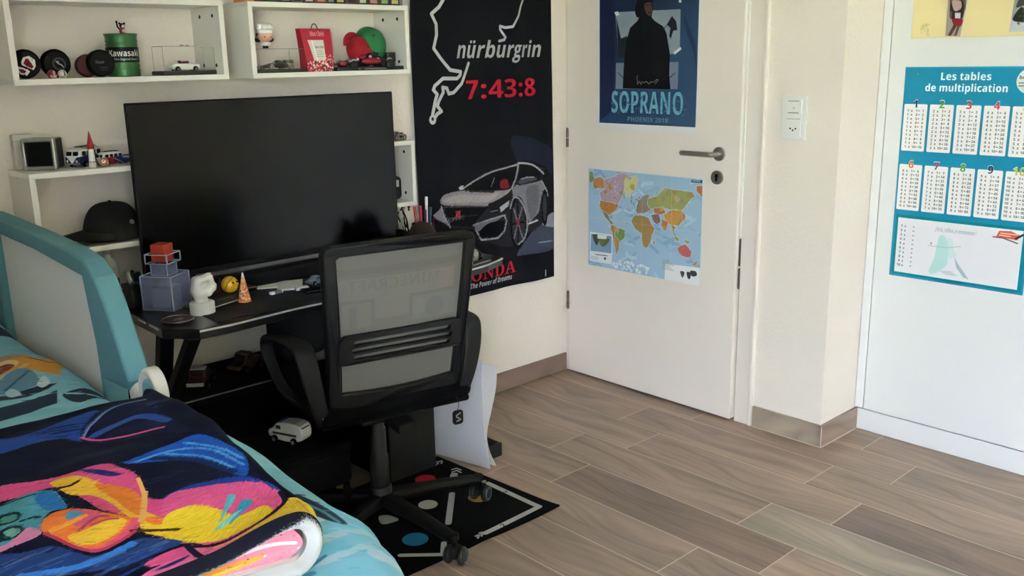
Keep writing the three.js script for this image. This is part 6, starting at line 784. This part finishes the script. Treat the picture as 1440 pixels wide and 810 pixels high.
    p.brush(30000, 9, 2.4, (a, b) => -0.35 + 0.5 * Math.sin(a * 9 + b * 5));
    p.line([[-2.563,1.850],[-2.544,1.876],[-2.508,1.889],[-2.468,1.875],[-2.446,1.860],[-2.430,1.843],[-2.421,1.811]], '#2a1430', 0.006, true); p.line([[-2.604,1.769],[-2.583,1.781],[-2.557,1.795]], '#4a3218', 0.004, true); p.line([[-2.637,1.570],[-2.620,1.583],[-2.604,1.577]], '#3a2418', 0.004, true); p.line([[-2.587,1.753],[-2.573,1.734],[-2.553,1.685],[-2.541,1.631]], '#f3b26a', 0.006, true); p.line([[-2.686,1.704],[-2.680,1.727],[-2.669,1.766],[-2.655,1.789],[-2.627,1.787],[-2.601,1.772]], '#c23a5c', 0.005, true); p.line([[-2.566,1.845],[-2.570,1.891],[-2.560,1.901]], '#20183a', 0.008, true); p.line([[-2.536,1.386],[-2.532,1.415],[-2.491,1.446],[-2.462,1.458],[-2.438,1.471]], '#d8558c', 0.006, true); p.line([[-2.533,1.386],[-2.494,1.318],[-2.438,1.277],[-2.397,1.296]], '#7f93c4', 0.003, true); p.line([[-2.638,1.726],[-2.620,1.725],[-2.607,1.733]], '#b8486a', 0.004, true); p.line([[-2.704,1.569],[-2.680,1.563],[-2.658,1.566]], '#1a3a4a', 0.004, true);
    streak(320, [-2.9, -2.3, 1.2, 2.0], ['rgba(20,22,44,.13)', 'rgba(255,240,230,.07)', 'rgba(255,120,120,.06)'], 0.012, 0.008, 0.0025);
  }, true);
  const lt = sheetPrint(X0, X1, Z0, Z1, 900, (p) => { p.fill('#e0dcd9'); p.speck(300, ['#cfcac8', '#f0eeea', '#d8a0a8'], 0.004); });
  const ft = sheetPrint(0, 0.2, 0, 0.06, 1600, (p) => { p.fill('#e07f92'); p.poly([[0, 0.03], [.05, 0.05], [.11, 0.045], [.15, 0.03], [.1, 0.018], [.04, 0.012]], '#e79a45', true); p.poly([[.02, 0.03], [.07, 0.038], [.12, 0.032], [.06, 0.024]], '#eec04a', true); p.line([[0, 0.05], [.08, 0.056], [.15, 0.05], [.19, 0.032]], '#ecc6cc', 0.006, true); p.speck(60, ['#6a4a6a', '#c9607a', '#f0d0d0'], 0.0014); });
  const rt = dataTex(1024, 64, (u, v) => { // cut edge: dark pile outside, white inside, all white round the fold
    const n = fbm(u * 330, v * 14, 5, 3), cut = u < 0.52 ? 0.64 : u < 0.58 ? 0.64 - ((u - 0.52) / 0.06) * 0.46 : u < 0.8 ? 0.18 : 0.3, q = v + 0.5 * n - cut; const c = q > 0.05 ? 176 : q > -0.06 ? 96 : 20; return [c, c, c + (c < 60 ? 12 : 0)]; }, true);
  const g = thing('fleece_blanket', 'folded fleece blanket with a pink, yellow and navy print', 'blanket');
  const soft = (map) => new THREE.MeshPhysicalMaterial({ map, roughness: 0.95, side: THREE.DoubleSide, sheen: 0.06, sheenRoughness: 0.5, sheenColor: 0xffffff, specularIntensity: 0.2 });
  const uvOf = (inn) => (u, v) => uvx(put(u, v, inn));
  part(g, 'outer_face', sheet(140, 110, (u, v) => put(u, v, false), uvOf(false)), soft(t)); part(g, 'lining', sheet(140, 60, (u, v) => put(u, v, true), uvOf(true)), soft(lt));
  const rim = (w) => sheet(140, 4, (u, v) => { const a = put(u, w, false), b = put(u, w, true), bulge = 0.014 * Math.sin(v * Math.PI) * (w ? 1 : -1); return [a[0] * (1 - v) + b[0] * v, a[1] * (1 - v) + b[1] * v, a[2] * (1 - v) + b[2] * v + bulge]; }, (u, v) => [u, v]);
  part(g, 'hem', [rim(1), rim(0)], soft(rt));
  part(g, 'inner_fold', sheet(30, 8, (u, v) => { const tu = 0.4 + 0.15 * u, k = 0.75 + 0.3 * 0, a = put(tu, 1, true), b = put(0.8 + (1 - tu / 0.55) * 0.2, 1, true), e = [a[0] * v + b[0] * (1 - v), a[1] * v + b[1] * (1 - v), a[2] * v + b[2] * (1 - v)]; return [e[0] + 0.012 * u * Math.sin(v * Math.PI), e[1], e[2] - 0.012 + 0.016 * Math.sin(v * Math.PI) * k]; }, (u, v) => [u, v]), soft(ft)).userData.label = 'pink and orange inside of the fold';
}
{ // fold-down bed rail with a white mesh panel
  const r = thing('bed_rail', 'teal fabric bed rail with white mesh panel and plastic hinge', 'bed rail', [0, 0, 0]); const teal = M(0x5a8b95, 0.8), wp = M(0xd3cfc4, 0.5), RX = -2.335;
  // sleeve: one band round the top, open below, where the bedding hides it
  const band = [[.175, 0.63], [.165, 0.97], [.185, 1.035], [.235, 1.058], [.6, 1.053], [.84, 1.046], [.93, 1.036], [.985, 1.008], [1.022, 0.965], [1.06, 0.905], [1.112, 0.82], [1.1, 0.798], [.975, 0.79], [.97, 0.63], [.952, 0.63], [.945, 0.86], [.912, 0.998], [.6, 1.012], [.268, 1.014], [.268, 0.63]];
  part(r, 'fabric_sleeve', mv(ext(band.map(([z, y]) => [-z, y]), 0.03, 0.008, [], 4), RX - 0.015, 0, 0, 0, Math.PI / 2), teal);
  const mesh = dataTex(128, 128, (u, v) => { const k = (Math.sin(u * 6.2832 * 32) > 0.2) !== (Math.sin(v * 6.2832 * 32) > 0.2) ? 246 : 230; return [k, k - 2, k - 4]; }, true); mesh.repeat.set(12, 12);
  part(r, 'mesh_panel', mv(ext([[.255, 0.63], [.255, 1.022], [.6, 1.022], [.925, 1.01], [.957, 0.86], [.965, 0.63]].map(([z, y]) => [-z, y]), 0.004, 0.001), RX - 0.002, 0, 0, 0, Math.PI / 2), new THREE.MeshPhysicalMaterial({ map: mesh, roughness: 0.85, transmission: 0.15, thickness: 0 }));
  part(r, 'seam', [tube([[RX + 0.017, 1.03, 0.24], [RX + 0.018, 1.028, 0.6], [RX + 0.018, 1.018, 0.93], [RX + 0.018, 0.95, 0.98], [RX + 0.018, 0.83, 1.04]], 0.0016, 40, 6)], M(0x3f7f8c, 0.8));
  part(r, 'post', [tube([[RX, 0.84, 1.07], [RX, 0.79, 1.1], [RX, 0.66, 1.11]], 0.019, 16, 16)], wp);
  const h = part(r, 'hinge', [mv(lathe([[0, 0], [.035, 0], [.046, 0.004], [.046, 0.022], [.041, 0.028], [.036, 0.028], [.034, 0.022], [0, 0.022]], 36), RX + 0.016, 0.812, 1.17, 0, 0, Math.PI / 2), mv(box(0.02, 0.05, 0.06, 0.008), RX + 0.012, 0.8, 1.14)], wp);
  part(h, 'hinge_cap', mv(lathe([[0, 0], [.03, 0], [.03, 0.002], [.024, 0.004], [0, 0.004]], 30), RX - 0.006, 0.806, 1.166, 0, 0, Math.PI / 2), M(0x7fb3bb, 0.6));
}
renderer.render(scene, camera);
